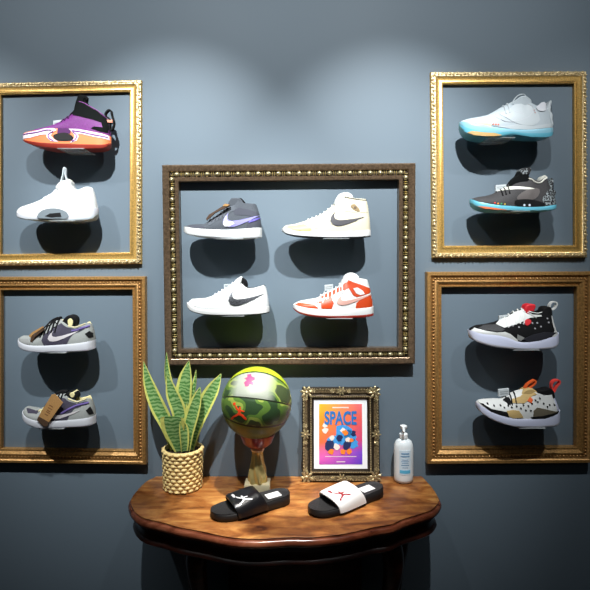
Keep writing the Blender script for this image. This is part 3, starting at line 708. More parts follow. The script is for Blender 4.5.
# --- second right: charcoal with icy sole
s = Shoe('charcoal sneaker with silver collar line and speckled heel, upper right frame|charcoal sneaker', 513, 211.8,
    [(469.4, 202.6), (472.5, 206.4), (478, 209.4), (486, 211.2), (495.6, 211.8), (515, 211.8), (540, 211.6), (550, 210.6), (556.4, 207.8)],
    [(469.4, 199), (474, 202.2), (481.4, 204.4), (495, 206.6), (504.5, 207.2), (520, 208), (540, 207.4), (556.4, 204.6)],
    [(470.4, 199.6), (472.4, 198), (478, 196.6), (485, 195.8), (492, 193.8), (499, 190), (506.3, 186), (510, 182), (513.4, 179.4), (518, 177.4), (522.3, 176.4), (527, 176.8), (531, 179.6), (536.5, 182.4), (540, 180), (543.6, 177.6), (546.4, 178.6), (549.4, 184), (552, 190), (554, 197), (555.8, 204)],
    (524, 530, 544, 547.6), dict(up=dgrey, lin=black, mid=teal, out=mat('icy_outsole', (118, 196, 214), .4)), c=.64, outs=.3)
pat = mat('black_white_speckle', (60, 62, 64), .6, bump=.2, bscale=170)
_n = [n for n in pat.node_tree.nodes if n.type == 'TEX_NOISE'][0]
_r = pat.node_tree.nodes.new('ShaderNodeValToRGB'); _r.color_ramp.interpolation = 'CONSTANT'
_r.color_ramp.elements[0].color = (0.01, 0.01, 0.012, 1); _r.color_ramp.elements[1].position = .53; _r.color_ramp.elements[1].color = (0.32, 0.36, 0.37, 1)
pat.node_tree.links.new(_n.outputs['Fac'], _r.inputs['Fac']); pat.node_tree.links.new(_r.outputs['Color'], pat.node_tree.nodes['Principled BSDF'].inputs['Base Color'])
s.panel('toe_amber', [(474, 207), (480, 209.8), (490, 211), (502, 211.2), (492, 209.6), (482, 208)], mat('amber_dark_rubber', (204, 106, 66), .4), .001, 'sole')  # amber patch along the toe edge of the sole
s.panel('lockdown_panel', [(511, 206.6), (510, 201.6), (519, 200.4), (530, 201), (539, 204), (540, 207.4), (520, 207.8)], blackr, .0022, smooth=2)
s.eyelets([(519.4, 206.2), (524.8, 206.2)], mat('white_light', (214, 220, 232), .4), 1.25, 'side_light', label='two square white lights')
s.eyelets([(489.6, 204.2)], mat('red_dot', (220, 60, 50), .5), .8, 'colour_dot'); s.eyelets([(492.6, 204.8)], mat('amber_dot', (224, 150, 60), .5), .8, 'colour_dot')
s.eyelets([(496, 205.2)], mat('green_dot', (70, 160, 90), .5), .8, 'colour_dot'); s.eyelets([(499.4, 205.4)], mat('yellow_dot', (220, 190, 70), .5), .8, 'colour_dot')
s.panel('side_cage', [(512, 199), (518, 193.4), (528, 189), (536, 190), (534, 197), (527, 201.4), (516, 202)], mat('charcoal_foil', (104, 98, 96), .45, .3, bump=.3), .0016, smooth=2)
s.panel('strap_panel', [(494.6, 191.8), (498, 188), (506, 187.2), (518, 187.4), (531, 189.2), (526, 190.2), (514, 190), (503, 190.6)], silver, .0022, smooth=2)
s.panel('heel_cage', [(540, 207.2), (538, 200), (543, 193), (548, 188), (552, 191), (554, 198), (555.6, 204.4)], pat, .0018)
s.stripe('collar_line', [(513, 182.6), (517, 179), (522.3, 177.6), (528, 179.4), (533, 183), (538, 183), (541.4, 180), (544.6, 178)], 1.5, silver)
s.block('tongue', [(508, 187), (511, 180), (516, 175.6), (519, 170.4), (525, 168), (529.4, 171), (527, 176), (530, 181), (520, 184)], mat('tongue_black', (13, 16, 16), .9, spec=.15, bump=.4), .020, .004)
s.block('tongue_badge', [(518.4, 171), (521, 168.4), (527.6, 168), (529, 171.4), (526, 174.6), (519.6, 174.6)], pat, .0215, .002)
s.block('collar_pad', [(538.6, 181), (540.6, 176.6), (543.6, 175.4), (546, 178), (544, 182.6)], silver, .018, .003)
s.block('heel_fin', [(546, 200), (548, 186), (550.6, 178), (552.4, 181), (551.4, 188), (555, 192), (553.4, 198), (555, 204), (548, 205)], pat, .015, .003)
sec_tag(s, 495, 185, 505.6, 191, -1)
s.laces([(499.6, 188.6), (503, 186.8), (506.6, 184.8)], black)

# --- lower right: black/white/red
s = Shoe('black and white sneaker with red tongue and white heel loop|black and white sneaker', 513, 349.2,
    [(467.8, 335), (470, 339), (474.2, 342), (486.7, 346), (500, 348), (513.4, 348.8), (531, 349.3), (545, 348.8), (553, 347.4), (558.8, 342)],
    [(467.8, 330.8), (478, 333), (492, 334), (504, 337), (513, 341), (522.3, 342), (540, 339), (558.8, 333.5)],
    [(468.4, 331.6), (470.4, 328.8), (476, 326), (485, 325), (493.8, 323), (500, 320.6), (506.3, 317), (512, 313.4), (517, 311), (523, 309.6), (529, 311), (534, 313.6), (539, 312.6), (544, 309.6), (548.6, 309), (550.6, 313), (552, 320), (554.3, 328.8), (557, 334), (558, 338)],
    (524, 530, 546.6, 549.8), dict(up=black, lin=black, mid=lav, out=mat('pale_sole_rubber', (206, 206, 216), .5)), c=.64, outs=.2)
s.panel('toe_rand', [(469.2, 331), (472.5, 328.4), (480, 330.2), (492, 332), (500, 331.4), (505, 333.4), (512, 339), (513.6, 341.6), (504, 338.6), (492, 335.4), (478, 334)], white, .0022)
s.panel('vamp_panel', [(475, 328.4), (482, 325.8), (493, 324.6), (500, 329), (496, 331), (484, 330)], mat('charcoal_mesh', (52, 52, 54), .7, bump=.5, bscale=400, var=.3), .0012)
s.panel('lace_panel', [(493.4, 324.4), (499, 321), (506, 318), (514, 313), (522, 310.6), (527, 311.6), (525, 314.6), (538, 315.2), (539, 316.6), (527, 318), (518, 322), (508, 325.4), (500, 327.4)], white, .0022)
s.panel('side_panel', [(512, 339), (512.6, 334), (520, 337.4), (516, 340.6)], mgrey, .0014)
s.panel('heel_wedge', [(518, 339), (528, 334.6), (540, 332), (553.6, 332.6), (546, 336.6), (536, 340), (524, 341.4)], mat('charcoal_plastic', (44, 44, 50), .4), .003)
s.panel('heel_panel', [(549, 315), (550.6, 314), (552, 320), (554.3, 328.8), (557, 334.4), (558, 338.4), (551, 339), (548, 336), (551, 331), (549, 324)], white, .0022)
s.eyelets([(504, 326.6), (508.6, 325.4), (514.6, 327), (519.6, 323.6), (528.6, 323), (533.6, 323), (531, 328.4), (537, 326.6), (544, 318.6), (545, 322.6)], mat('grey_eyelet', (170, 170, 174), .4), .8)
s.panel('red_patch', [(521, 321), (524, 319), (527.4, 320.4), (526.4, 323.6), (522.6, 325.4), (520.6, 323.4)], red, .0034, smooth=2)
s.block('tongue', [(523, 313), (524, 307), (527, 304.8), (532.6, 304.8), (534, 307.6), (532, 312), (535, 315), (528, 317)], red, .020, .004)
s.block('collar_pad', [(540, 314), (541.4, 308.6), (545.6, 307), (549.6, 308.6), (550.6, 316), (546, 320), (541, 318)], black, .022, .005)
s.loop('heel_pull', [(549.4, 308.6), (551, 303.8), (555, 302.6), (557, 305), (554.6, 309.2), (551.6, 310.4)], white, .0021)
s.laces([(504, 318), (508.5, 315.4), (513, 312.6), (517.5, 310.4), (521.5, 309.4)], white, .6, .0027)
s.stripe('lace_end', [(521, 312), (527, 314), (533, 318)], .9, white, .008)
s.stripe('lace_end', [(524, 311.6), (532, 313), (539, 312.4)], .9, white, .008)
sec_tag(s, 498.6, 317, 508, 321.6, -1.2)

# --- bottom right: white with black dots, tan
s = Shoe('white sneaker with black dots, tan patches and coral heel loop|dotted white and tan sneaker', 519, 427,
    [(475.4, 408), (478, 412.6), (482.8, 416.4), (491, 420.6), (500.6, 423.6), (510, 425.8), (518.4, 426.8), (535, 427), (550, 426.8), (556, 425), (559.8, 420)],
    [(475.4, 404.4), (480, 407.6), (488, 411.4), (504, 416.6), (518.4, 418.2), (535, 417.4), (559.8, 411.6)],
    [(476, 405), (477.6, 402.6), (482, 401.6), (491.7, 400.8), (500.6, 400.8), (506, 398), (511.3, 394.6), (517, 392.4), (522, 391.4), (528, 391.4), (534, 393.6), (541.5, 396.4), (546, 396.4), (550.4, 395.8), (553, 397.4), (555, 401), (557.5, 408), (558.8, 413)],
    (527, 534, 549.6, 553), dict(up=white, lin=black, mid=lav, out=mat('pale_sole_rubber', (206, 206, 216), .5)), c=.64, outs=.2)
s.panel('toe_rand', [(477, 403.8), (480.4, 404.2), (487, 408.4), (495, 409.6), (502, 411), (503.6, 415.8), (496, 414.4), (486, 411)], black, .002)
s.panel('tan_patch', [(501.4, 410), (508, 409), (514, 410), (518.4, 416.8), (508, 417), (503.4, 415)], tan, .002)
s.panel('tan_eyestay', [(507.6, 402.8), (509, 399.6), (518, 397), (524, 392.6), (530, 392.2), (534, 394.8), (529, 397), (526, 400), (520, 403)], tan, .002)
s.panel('black_side', [(501, 401.4), (504, 399.6), (507, 398.4), (508, 402.6), (506, 405)], black, .002)
s.panel('heel_wedge', [(528.6, 416), (529, 410.4), (533, 407.4), (543, 409.4), (554, 412), (549, 414.4), (540, 416.8)], khaki, .0024)
s.panel('heel_stripe', [(526, 416.4), (538, 415.4), (556, 411.6), (556, 413.4), (540, 418), (528, 418)], black, .003)
s.eyelets([(484.5, 404), (490, 405.4), (496.6, 405.2), (499.8, 407), (507, 406.6), (512, 405.6), (516, 407.6), (519, 404.6), (524, 405.6), (528, 403.6), (534, 402), (540, 403.6), (546, 405), (532, 400.4), (551, 405), (536.6, 398.6), (543.4, 406.8), (526, 410), (521, 409.6)], black, .85, 'vent_dot')
s.panel('orange_patch', [(523.4, 400.8), (527, 397.4), (529.4, 399.4), (527.6, 403)], mat('vivid_orange', (226, 96, 40), .6), .003)
s.block('tongue', [(520, 396), (522.6, 391.6), (528, 389.4), (533, 391), (536, 395), (530, 398)], tan, .020, .004)
s.block('inner_collar', [(533, 397), (536, 392.6), (541, 391.4), (547, 389.6), (551, 391), (553, 396), (552, 400), (542, 399.6)], black, .020, .004)
s.loop('tongue_pull', [(524.8, 391), (527.4, 386.4), (533.6, 382.4), (535.6, 383.6), (533.6, 386.6), (529.6, 389.4)], mat('vivid_orange', (226, 96, 40), .6), .0022)
s.loop('heel_pull', [(552.4, 393), (551.6, 386.4), (554, 382.8), (559, 382.2), (559.6, 385), (556.4, 389), (554.4, 393.4)], mat('coral_red', (240, 74, 66), .55), .0024)
s.panel('heel_panel', [(552, 398), (554.8, 401), (557.4, 408), (558.6, 412), (554, 411), (552.6, 404)], lav, .0018)
s.laces([(505, 398), (509, 395.6), (513, 393.6)], black)
sec_tag(s, 498, 391.6, 508.4, 398.6, -1)

# ------------------------------------------------------------------ console table
TT = .755
def ground(px, py, z=TT):
    d = (CZ-z)*F/(py-260); return ((px-295)*d/F, d-D)
def wood_mat(name, c1, c2, c3, rough, scale=1.0):
    m = bpy.data.materials.new(name); m.use_nodes = True; N = m.node_tree.nodes; L = m.node_tree.links
    b = N['Principled BSDF']; b.inputs['Roughness'].default_value = rough
    b.inputs['Specular IOR Level'].default_value = 0.45
    tc = N.new('ShaderNodeTexCoord'); mp = N.new('ShaderNodeMapping'); mp.inputs['Scale'].default_value = (1.7*scale, 5.5*scale, 9*scale)
    L.new(tc.outputs['Object'], mp.inputs['Vector'])
    n = N.new('ShaderNodeTexNoise'); n.inputs['Scale'].default_value = 3.5; n.inputs['Detail'].default_value = 9; n.inputs['Distortion'].default_value = 1.2; n.inputs['Roughness'].default_value = .65
    L.new(mp.outputs[0], n.inputs['Vector'])
    r = N.new('ShaderNodeValToRGB'); e = r.color_ramp.elements; e[0].position = .32; e[0].color = srgb(*c1); e[1].position = .68; e[1].color = srgb(*c3)
    k = e.new(.48); k.color = srgb(*c2); L.new(n.outputs['Fac'], r.inputs['Fac'])
    n2 = N.new('ShaderNodeTexNoise'); n2.inputs['Scale'].default_value = 5; n2.inputs['Detail'].default_value = 5; L.new(tc.outputs['Object'], n2.inputs['Vector'])
    r2 = N.new('ShaderNodeValToRGB'); r2.color_ramp.elements[0].position = .42; r2.color_ramp.elements[0].color = (.20, .13, .09, 1); r2.color_ramp.elements[1].position = .56; r2.color_ramp.elements[1].color = (1, 1, 1, 1)
    L.new(n2.outputs['Fac'], r2.inputs['Fac'])
    mx = N.new('ShaderNodeMix'); mx.data_type = 'RGBA'; mx.blend_type = 'MULTIPLY'; mx.inputs[0].default_value = .75
    L.new(r.outputs['Color'], mx.inputs[6]); L.new(r2.outputs['Color'], mx.inputs[7]); L.new(mx.outputs[2], b.inputs['Base Color'])
    bp = N.new('ShaderNodeBump'); bp.inputs['Strength'].default_value = .15; bp.inputs['Distance'].default_value = .002
    L.new(n.outputs['Fac'], bp.inputs['Height']); L.new(bp.outputs['Normal'], b.inputs['Normal'])
    return m
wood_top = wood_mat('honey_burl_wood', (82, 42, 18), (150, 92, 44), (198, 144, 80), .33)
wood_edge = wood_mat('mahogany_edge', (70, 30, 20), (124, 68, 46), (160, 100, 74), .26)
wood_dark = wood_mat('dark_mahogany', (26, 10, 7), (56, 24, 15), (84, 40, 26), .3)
OUT = [(154.6, 476), (144.5, 481.6), (136, 490), (130, 498), (129.4, 504), (133.5, 512), (143, 518.5), (163, 523.4), (177.6, 527.7), (200.7, 532), (229.5, 538), (258, 539.6), (290, 538), (312, 538), (337.6, 535.5), (357, 532), (375, 527.7), (392, 525), (404, 519.6), (418, 515.4), (433, 510), (439.6, 503), (440, 498), (434, 488), (424, 477)]
gp = [ground(*p) for p in OUT]
gp[0] = (gp[0][0], -.003); gp[-1] = (gp[-1][0], -.003)
curve = [(v.x, v.y) for v in crom([(x, y, 0) for x, y in gp], 6)]
poly = [(x, min(y, -.003)) for x, y in curve]
def inset(poly, d):
    out = []; n = len(poly)
    for i, (x, y) in enumerate(poly):
        a = Vector(poly[max(i-1, 0)]); b = Vector(poly[min(i+1, n-1)]); t = (b-a).normalized()
        nx, ny = -t.y, t.x      # left of travel
        q = (x+nx*d, y+ny*d)
        if i == 0 or i == n-1: q = (x+(d if i == 0 else -d), y)
        out.append((q[0], min(q[1], -.003)))
    return out
table = thing('console_table', 'brown wooden half-round console table with scalloped edge against the slate wall', 'table', (0, 0, 0))
def edge_loft(prof, m, name, capt=True, parent=None):
    bm = bmesh.new(); rings = []
    for d, z in prof: rings.append([bm.verts.new((x, y, z)) for x, y in inset(poly, d)])
    for a, b in zip(rings, rings[1:]):
        n = len(a)
        for i in range(n): bm.faces.new((a[i], a[(i+1) % n], b[(i+1) % n], b[i]))
    if capt: bm.faces.new(rings[0]); bm.faces.new(rings[-1])
    return link(name, bm, m, parent or table)
edge_loft([(.006, TT-.004), (.0055, TT-.0008), (.007, TT)], wood_top, 'table_top')
edge_loft([(.006, TT-.0045), (.004, TT-.0075), (.002, TT-.0080), (-.001, TT-.012), (-.003, TT-.018), (-.002, TT-.025), (.003, TT-.030), (.009, TT-.032), (.010, TT-.036), (.020, TT-.038)], wood_edge, 'moulded_edge')
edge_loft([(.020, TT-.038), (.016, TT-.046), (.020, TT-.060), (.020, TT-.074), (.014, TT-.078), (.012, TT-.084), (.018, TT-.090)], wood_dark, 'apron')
def cab_leg(x, y, sx, sy):
    bm = bmesh.new()
    P = [(0, 0, TT-.08), (.016*sx, .016*sy, TT-.14), (.020*sx, .020*sy, TT-.20), (.006*sx, .006*sy, TT-.32), (-.010*sx, -.010*sy, .22), (-.008*sx, -.008*sy, .10), (.012*sx, .012*sy, .035), (.020*sx, .020*sy, .012)]
    R = [.034, .036, .032, .024, .018, .016, .020, .024]
    pc = crom([(x+a, y+b, c) for a, b, c in P], 4)
    rr = [v.x for v in crom([(r, 0, 0) for r in R], 4)]
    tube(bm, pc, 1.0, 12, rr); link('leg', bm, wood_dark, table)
    bm = bmesh.new(); lathe(bm, [(.018, 0), (.028, .004), (.030, .012), (.024, .022)], 16, x+.020*sx, y+.020*sy); link('foot', bm, wood_dark, table)
cab_leg(-.30, -.22, -1, -1); cab_leg(.30, -.22, 1, -1); cab_leg(-.36, -.06, -1, 0); cab_leg(.36, -.06, 1, 0)
# carved panel between the legs
bm = bmesh.new(); box(bm, -.24, .24, -.07, -.05, .30, TT-.08, .004); link('back_panel', bm, wood_dark, table)
bm = bmesh.new(); box(bm, -.33, .33, -.20, -.04, .26, .285, .006); link('stretcher_shelf', bm, wood_dark, table)

# ------------------------------------------------------------------ potted snake plant
pX = (183-295)*(D-.085)/F; pY = -.088
plant = thing('potted_snake_plant', 'snake plant with yellow-edged leaves in a woven pale basket pot on the table', 'plant', (pX, pY, TT))
basket = mat('woven_seagrass_gold', (232, 204, 138), .5, bump=.5, bscale=260, var=.2)
bm = bmesh.new(); R0 = .071; Hh = .140; rows = 11; cols = 17
prof = []
nz = 88; nn = 136; rings = []
for j in range(nz+1):
    v = j/nz; z = v*Hh; rr = R0*(1-.06*(1-v)) if v > .04 else R0*(.90+.6*v)
    if v > .95: rr += .0015
    ring = []
    row = int(v*rows) if v < 1 else rows-1; fv = v*rows-row
    for i in range(nn):
        u = i/nn; fu = u*cols+.5*(row % 2)
        b = (abs(math.sin(PI*fv))**.7)*(abs(math.sin(PI*fu))**.6)*.0058
        a = 2*PI*u
        ring.append(bm.verts.new(((rr+b-.003)*math.cos(a), (rr+b-.003)*math.sin(a), z)))
    rings.append(ring)
for a, b in zip(rings, rings[1:]):
    for i in range(nn): bm.faces.new((a[i], a[(i+1) % nn], b[(i+1) % nn], b[i]))
bm.faces.new(rings[0])
last = rings[-1]
for r_, z_ in ((R0-.008, Hh+.001), (R0-.010, Hh-.012)):
    nr = [bm.verts.new((r_*math.cos(2*PI*i/nn), r_*math.sin(2*PI*i/nn), z_)) for i in range(nn)]
    for i in range(nn): bm.faces.new((last[i], last[(i+1) % nn], nr[(i+1) % nn], nr[i]))
    last = nr
link('basket_pot', bm, basket, plant)
bm = bmesh.new(); lathe(bm, [(.0605, Hh-.020), (.0608, Hh-.014), (.04, Hh-.009), (.0, Hh-.007)], 40); link('soil', bm, mat('dark_soil', (48, 34, 24), .95, bump=1, bscale=200, var=.4), plant)
def leaf_mat():
    m = bpy.data.materials.new('mottled_green_leaf'); m.use_nodes = True; N = m.node_tree.nodes; L = m.node_tree.links
    b = N['Principled BSDF']; b.inputs['Roughness'].default_value = .38
    tc = N.new('ShaderNodeTexCoord'); wv = N.new('ShaderNodeTexWave'); wv.bands_direction = 'Z'; wv.inputs['Scale'].default_value = 24; wv.inputs['Distortion'].default_value = 7; wv.inputs['Detail'].default_value = 3; wv.inputs['Detail Scale'].default_value = 1.8
    L.new(tc.outputs['Object'], wv.inputs['Vector'])
    r = N.new('ShaderNodeValToRGB'); e = r.color_ramp.elements; e[0].position = .1; e[0].color = srgb(74, 124, 60); e[1].position = .95; e[1].color = srgb(146, 180, 116)
    L.new(wv.outputs['Fac'], r.inputs['Fac']); L.new(r.outputs['Color'], b.inputs['Base Color'])
    return m
leafg = leaf_mat(); leafy = mat('yellow_leaf_margin', (212, 212, 112), .4, var=.1, bscale=80)
def leaf(pts, face=(0, -1, 0), fold=.25):
    """pts: (px, py, Y, halfwidth px)"""
    C_ = crom([W3(a, b, c)-Vector((pX, pY, TT)) for a, b, c, w_ in pts], 6)
    Wd = [v.x for v in crom([(w_*1.82/F, 0, 0) for *_, w_ in pts], 6)]
    bm = bmesh.new(); rings = []; fv = Vector(face).normalized()
    cols_ = [-1, -.70, -.35, 0, .35, .70, 1]
    for i, c in enumerate(C_):
        t = (C_[min(i+1, len(C_)-1)]-C_[max(i-1, 0)]).normalized(); sd = t.cross(fv).normalized(); nrm = sd.cross(t).normalized()
        w_ = max(Wd[i], .0006)
        fr = [bm.verts.new(c+sd*w_*q-nrm*(-abs(q)**1.5*w_*fold)) for q in cols_]
        bk = [bm.verts.new(c+sd*w_*q*.985+nrm*(abs(q)**1.5*w_*fold)-nrm*.0022*(1-abs(q)*.6)) for q in cols_[::-1]]
        rings.append(fr+bk)
    n = len(rings[0])
    for a, b in zip(rings, rings[1:]):
        for k in range(n):
            f = bm.faces.new((a[k], a[(k+1) % n], b[(k+1) % n], b[k]))
            f.material_index = 1 if k in (0, 5, 6, 7, 12, 13) else 0
    bm.faces.new(rings[0]); bm.faces.new(rings[-1])
    return link('leaf', bm, [leafg, leafy], plant)
leaf([(187, 449, -.070, 4), (185, 420, -.060, 6.5), (184.5, 395, -.062, 9), (186.5, 376, -.060, 7), (189, 360.5, -.060, .3)], (-.3, -1, 0))
leaf([(184, 449, -.065, 3.5), (181, 425, -.056, 4), (173, 400, -.062, 4.2), (167, 375, -.066, 3.4), (166.5, 352.5, -.068, .3)], (.8, -1, 0), .5)
leaf([(175, 449, -.090, 4.5), (168, 427, -.095, 6.5), (157, 405, -.10, 7.2), (148.6, 383, -.10, 5), (143.6, 361.5, -.10, .3)], (.35, -1, .1))
leaf([(188, 449, -.080, 3.5), (189, 425, -.075, 4.5), (192, 400, -.07, 4.6), (195.6, 384, -.068, 3.6), (196, 370, -.065, .3)], (-.9, -1, 0), .5)
leaf([(190, 450, -.088, 4.5), (196, 426, -.09, 7), (205.5, 404, -.092, 8), (214, 388, -.094, 6.5), (221, 374, -.094, .5)], (-.25, -1, .1))
leaf([(178, 450, -.098, 4), (180, 432, -.105, 6), (179, 412, -.11, 7), (172, 393, -.112, 6), (167, 374, -.112, .3)], (.3, -1, 0))
leaf([(187, 450, -.104, 4), (189, 430, -.112, 7), (194, 411, -.118, 7.4), (198, 397, -.12, 5), (200, 387, -.12, .4)], (-.4, -1, .1))
leaf([(180, 451, -.110, 5), (177, 440, -.118, 8), (174, 430, -.126, 10.5), (173, 422, -.132, 11.6), (173, 418, -.134, 11.8), (173, 416.6, -.135, 10)], (0, -1, .1), .15)
leaf([(184, 451, -.120, 3.4), (184, 440, -.126, 4.6), (183, 428, -.130, 4.6), (181, 418, -.132, .5)], (.6, -1, 0), .4)

# ------------------------------------------------------------------ trophy stand and basketball
bX = (256.5-295)*1.75/F; bY = -.145; bZ = 1.56-(402.7-260)*1.75/F; bR = .1205
stand = thing('ball_stand', 'gold twisted pedestal with red cup on a cream block, holding the basketball', 'stand', (bX+.003, bY+.003, TT))
bm = bmesh.new(); box(bm, -.043, .043, -.030, .030, 0, .042, .002); link('base_block', bm, mat('cream_marble', (222, 208, 170), .35, var=.06, bscale=40), stand)
bm = bmesh.new()
zc = bZ-TT
pr = [(.0285, .042), (.0295, .048), (.0305, .065), (.027, .085), (.021, .105), (.018, .125), (.017, .140), (.019, .150)]
pv = crom([(r, z, 0) for r, z in pr], 6)
lathe(bm, [(v.x, v.y) for v in pv], 64, twist=lambda r, z, a: r*(1+.16*math.sin(6*a+z*60)))
link('twisted_column', bm, mat('polished_gold', (214, 192, 124), .25, .5), stand)
bm = bmesh.new(); lathe(bm, [(.012, .149), (.022, .149), (.024, .154), (.022, .159), (.012, .159)], 32); link('collar', bm, mat('ivory_gold', (226, 206, 168), .3, .3), stand)
bm = bmesh.new()
rimz = zc-math.sqrt(bR**2-.060**2)
lathe(bm, [(.010, .159), (.022, .160), (.036, .166), (.050, .178), (.060, rimz-.006), (.0625, rimz-.001), (.0605, rimz-.0008), (.054, rimz-.010), (.04, rimz-.018), (.0, rimz-.022)], 48, cap=False)
link('cup', bm, mat('red_enamel', (150, 22, 22), .3, .1, coat=.4), stand)
def ball_mat():
    m = bpy.data.materials.new('camo_basketball'); m.use_nodes = True; N = m.node_tree.nodes; L = m.node_tree.links
    b = N['Principled BSDF']; b.inputs['Roughness'].default_value = .32
    tc = N.new('ShaderNodeTexCoord'); sx = N.new('ShaderNodeSeparateXYZ')
    vm = N.new('ShaderNodeVectorMath'); vm.operation = 'SCALE'; vm.inputs['Scale'].default_value = 1/bR
    L.new(tc.outputs['Object'], vm.inputs[0]); L.new(vm.outputs[0], sx.inputs[0])
    def M(op, a, b_=None, clamp=False):
        n = N.new('ShaderNodeMath'); n.operation = op; n.use_clamp = clamp
        for i, v in enumerate((a, b_)):
            if v is None: continue
            if isinstance(v, (int, float)): n.inputs[i].default_value = v
            else: L.new(v, n.inputs[i])
        return n.outputs[0]
    X, Y, Z = sx.outputs
    q = M('SQRT', M('MAXIMUM', M('SUBTRACT', 1.0, M('MULTIPLY', X, X)), 0.0))
    arc_t = M('ADD', M('MULTIPLY', q, .66), .10); arc_b = M('ADD', M('MULTIPLY', q, -.48), -.22)
    line = M('MINIMUM', M('MINIMUM', M('ABSOLUTE', Z), M('ABSOLUTE', M('SUBTRACT', Z, arc_t))), M('ABSOLUTE', M('SUBTRACT', Z, arc_b)))
    chan = M('LESS_THAN', line, .020)
    topm = M('GREATER_THAN', Z, arc_t); botm = M('LESS_THAN', Z, arc_b)
    n = N.new('ShaderNodeTexNoise'); n.inputs['Scale'].default_value = 1.9; n.inputs['Detail'].default_value = 1.0; n.inputs['Distortion'].default_value = .25
    L.new(vm.outputs[0], n.inputs['Vector'])
    r = N.new('ShaderNodeValToRGB'); r.color_ramp.interpolation = 'CONSTANT'; e = r.color_ramp.elements
    e[0].position = 0; e[0].color = srgb(44, 66, 40); e[1].position = .42; e[1].color = srgb(82, 112, 48)
    k = e.new(.53); k.color = srgb(134, 150, 68); k = e.new(.60); k.color = srgb(62, 74, 46)
    L.new(n.outputs['Fac'], r.inputs['Fac'])
    def mix(f, a, c):
        x = N.new('ShaderNodeMix'); x.data_type = 'RGBA'; L.new(f, x.inputs[0]); L.new(a, x.inputs[6])
        if isinstance(c, tuple): x.inputs[7].default_value = c
        else: L.new(c, x.inputs[7])
        return x.outputs[2]
    # silvery print in the upper middle panel
    gx = M('MULTIPLY', M('SUBTRACT', .66, M('ABSOLUTE', M('ADD', X, .12))), 4.0, True)
    sil = M('MULTIPLY', gx, M('GREATER_THAN', Z, 0.02))
    c = mix(sil, r.outputs['Color'], srgb(146, 152, 140))
    c = mix(topm, c, srgb(160, 178, 36)); c = mix(botm, c, srgb(112, 120, 40)); c = mix(chan, c, srgb(28, 34, 22))
    L.new(c, b.inputs['Base Color'])
    vo = N.new('ShaderNodeTexVoronoi'); vo.inputs['Scale'].default_value = 60; L.new(vm.outputs[0], vo.inputs['Vector'])
    bp = N.new('ShaderNodeBump'); bp.inputs['Strength'].default_value = .25; bp.inputs['Distance'].default_value = .001
    L.new(vo.outputs['Distance'], bp.inputs['Height']); L.new(bp.outputs['Normal'], b.inputs['Normal'])
    return m
ball = thing('basketball', 'green camouflage basketball with lime top and red logo resting on the gold stand', 'ball', (bX, bY, bZ), (math.radians(-21), math.radians(7), 0))
bm = bmesh.new(); bmesh.ops.create_uvsphere(bm, u_segments=96, v_segments=64, radius=bR)
for v in bm.verts:
    p = v.co/bR; q = math.sqrt(max(0, 1-p.x*p.x)); l = min(abs(p.z), abs(p.z-(.66*q+.10)), abs(p.z-(-.48*q-.22)))
    if l < .026: v.co *= 1-.012*(1-l/.026)
link('ball_shell', bm, ball_mat(), ball)
def bfn(x, z, off):
    x_, z_ = x, z; y = -math.sqrt(max(0, bR**2-x_*x_-z_*z_)); v = Vector((x_, y, z_)); return v*(1+off/bR)
def jump_on(fn, x0, z0, w_, m, name, parent, mats_step=.003, off=.0008):
    bm = bmesh.new()
    for P in (JUMP, JBALL): patch(bm, [(x0+p[0]*w_, z0+p[1]*w_) for p in P], fn, mats_step, off)
    return link(name, bm, m, parent)
jump_on(bfn, -.074, -.070, .054, mat('flame_red_print', (214, 62, 26), .4), 'jumping_figure_emblem', ball)
bm = bmesh.new()
pink = [(0, 0), (.010, .002), (.012, .010), (.022, .008), (.023, .018), (.013, .022), (.024, .026), (.024, .036), (.014, .040), (.011, .050), (.0, .046), (.002, .036), (-.006, .030), (.002, .024), (-.005, .014)]
patch(bm, [(-.040+a*1.15, .036+b*.9) for a, b in pink], bfn, .003, .0008); link('pink_emblem', bm, mat('hot_pink_print', (206, 64, 106), .4), ball)

# ------------------------------------------------------------------ small ornate frame with poster
fY = -.036
fz = TT; fx0 = (302-295)*(D-.04)/F; fx1 = (379.5-295)*(D-.04)/F
FW = fx1-fx0; FH = .336
lean = math.radians(-3.5)
fr = thing('photo_frame', 'small ornate dark silver-gold frame with orange and purple poster on the table', 'picture frame', ((fx0+fx1)/2, -.040, TT+.001), (lean, 0, 0))
antique = mat('tarnished_silver_gilt', (134, 118, 88), .36, .65, bump=.9, bscale=240, var=.5)
antique_d = mat('blackened_gilt', (58, 48, 36), .4, .6, bump=.6, bscale=200, var=.5)
cs = [(-FW/2, FH), (FW/2, FH), (FW/2, 0), (-FW/2, 0)]
bm = bmesh.new(); wf = .041
sweep(bm, cs, [(0, -.006, 1), (0, .010, 1), (wf*.10, .015, 0), (wf*.34, .013, 0), (wf*.48, .009, 1), (wf*.64, .008, 1), (wf*.74, .013, 0), (wf*.86, .012, 1), (wf*.9, .007, 1), (wf, .005, 1), (wf, -.006, 1)])
link('moulding', bm, [antique, antique_d], fr)
bm = bmesh.new(); random.seed(3)
def orn(cx, cz, sc, a0=0):
    for k in range(7):
        a = a0+k*2*PI/7; r_ = .010*sc
        blob(bm, (cx+r_*math.cos(a), -.014, cz+r_*math.sin(a)), (math.cos(a), math.sin(a)), .0075*sc, .0034*sc, .004)
    blob(bm, (cx, -.016, cz), (1, 0), .0045*sc, .0045*sc, .005)
for cx, cz in ((-1, 1), (1, 1), (1, -1), (-1, -1)):
    orn(cx*(FW/2-.017), FH/2+cz*(FH/2-.017), 1.5, random.random())
    orn(cx*(FW/2-.040), FH/2+cz*(FH/2-.011), .62); orn(cx*(FW/2-.011), FH/2+cz*(FH/2-.042), .62)
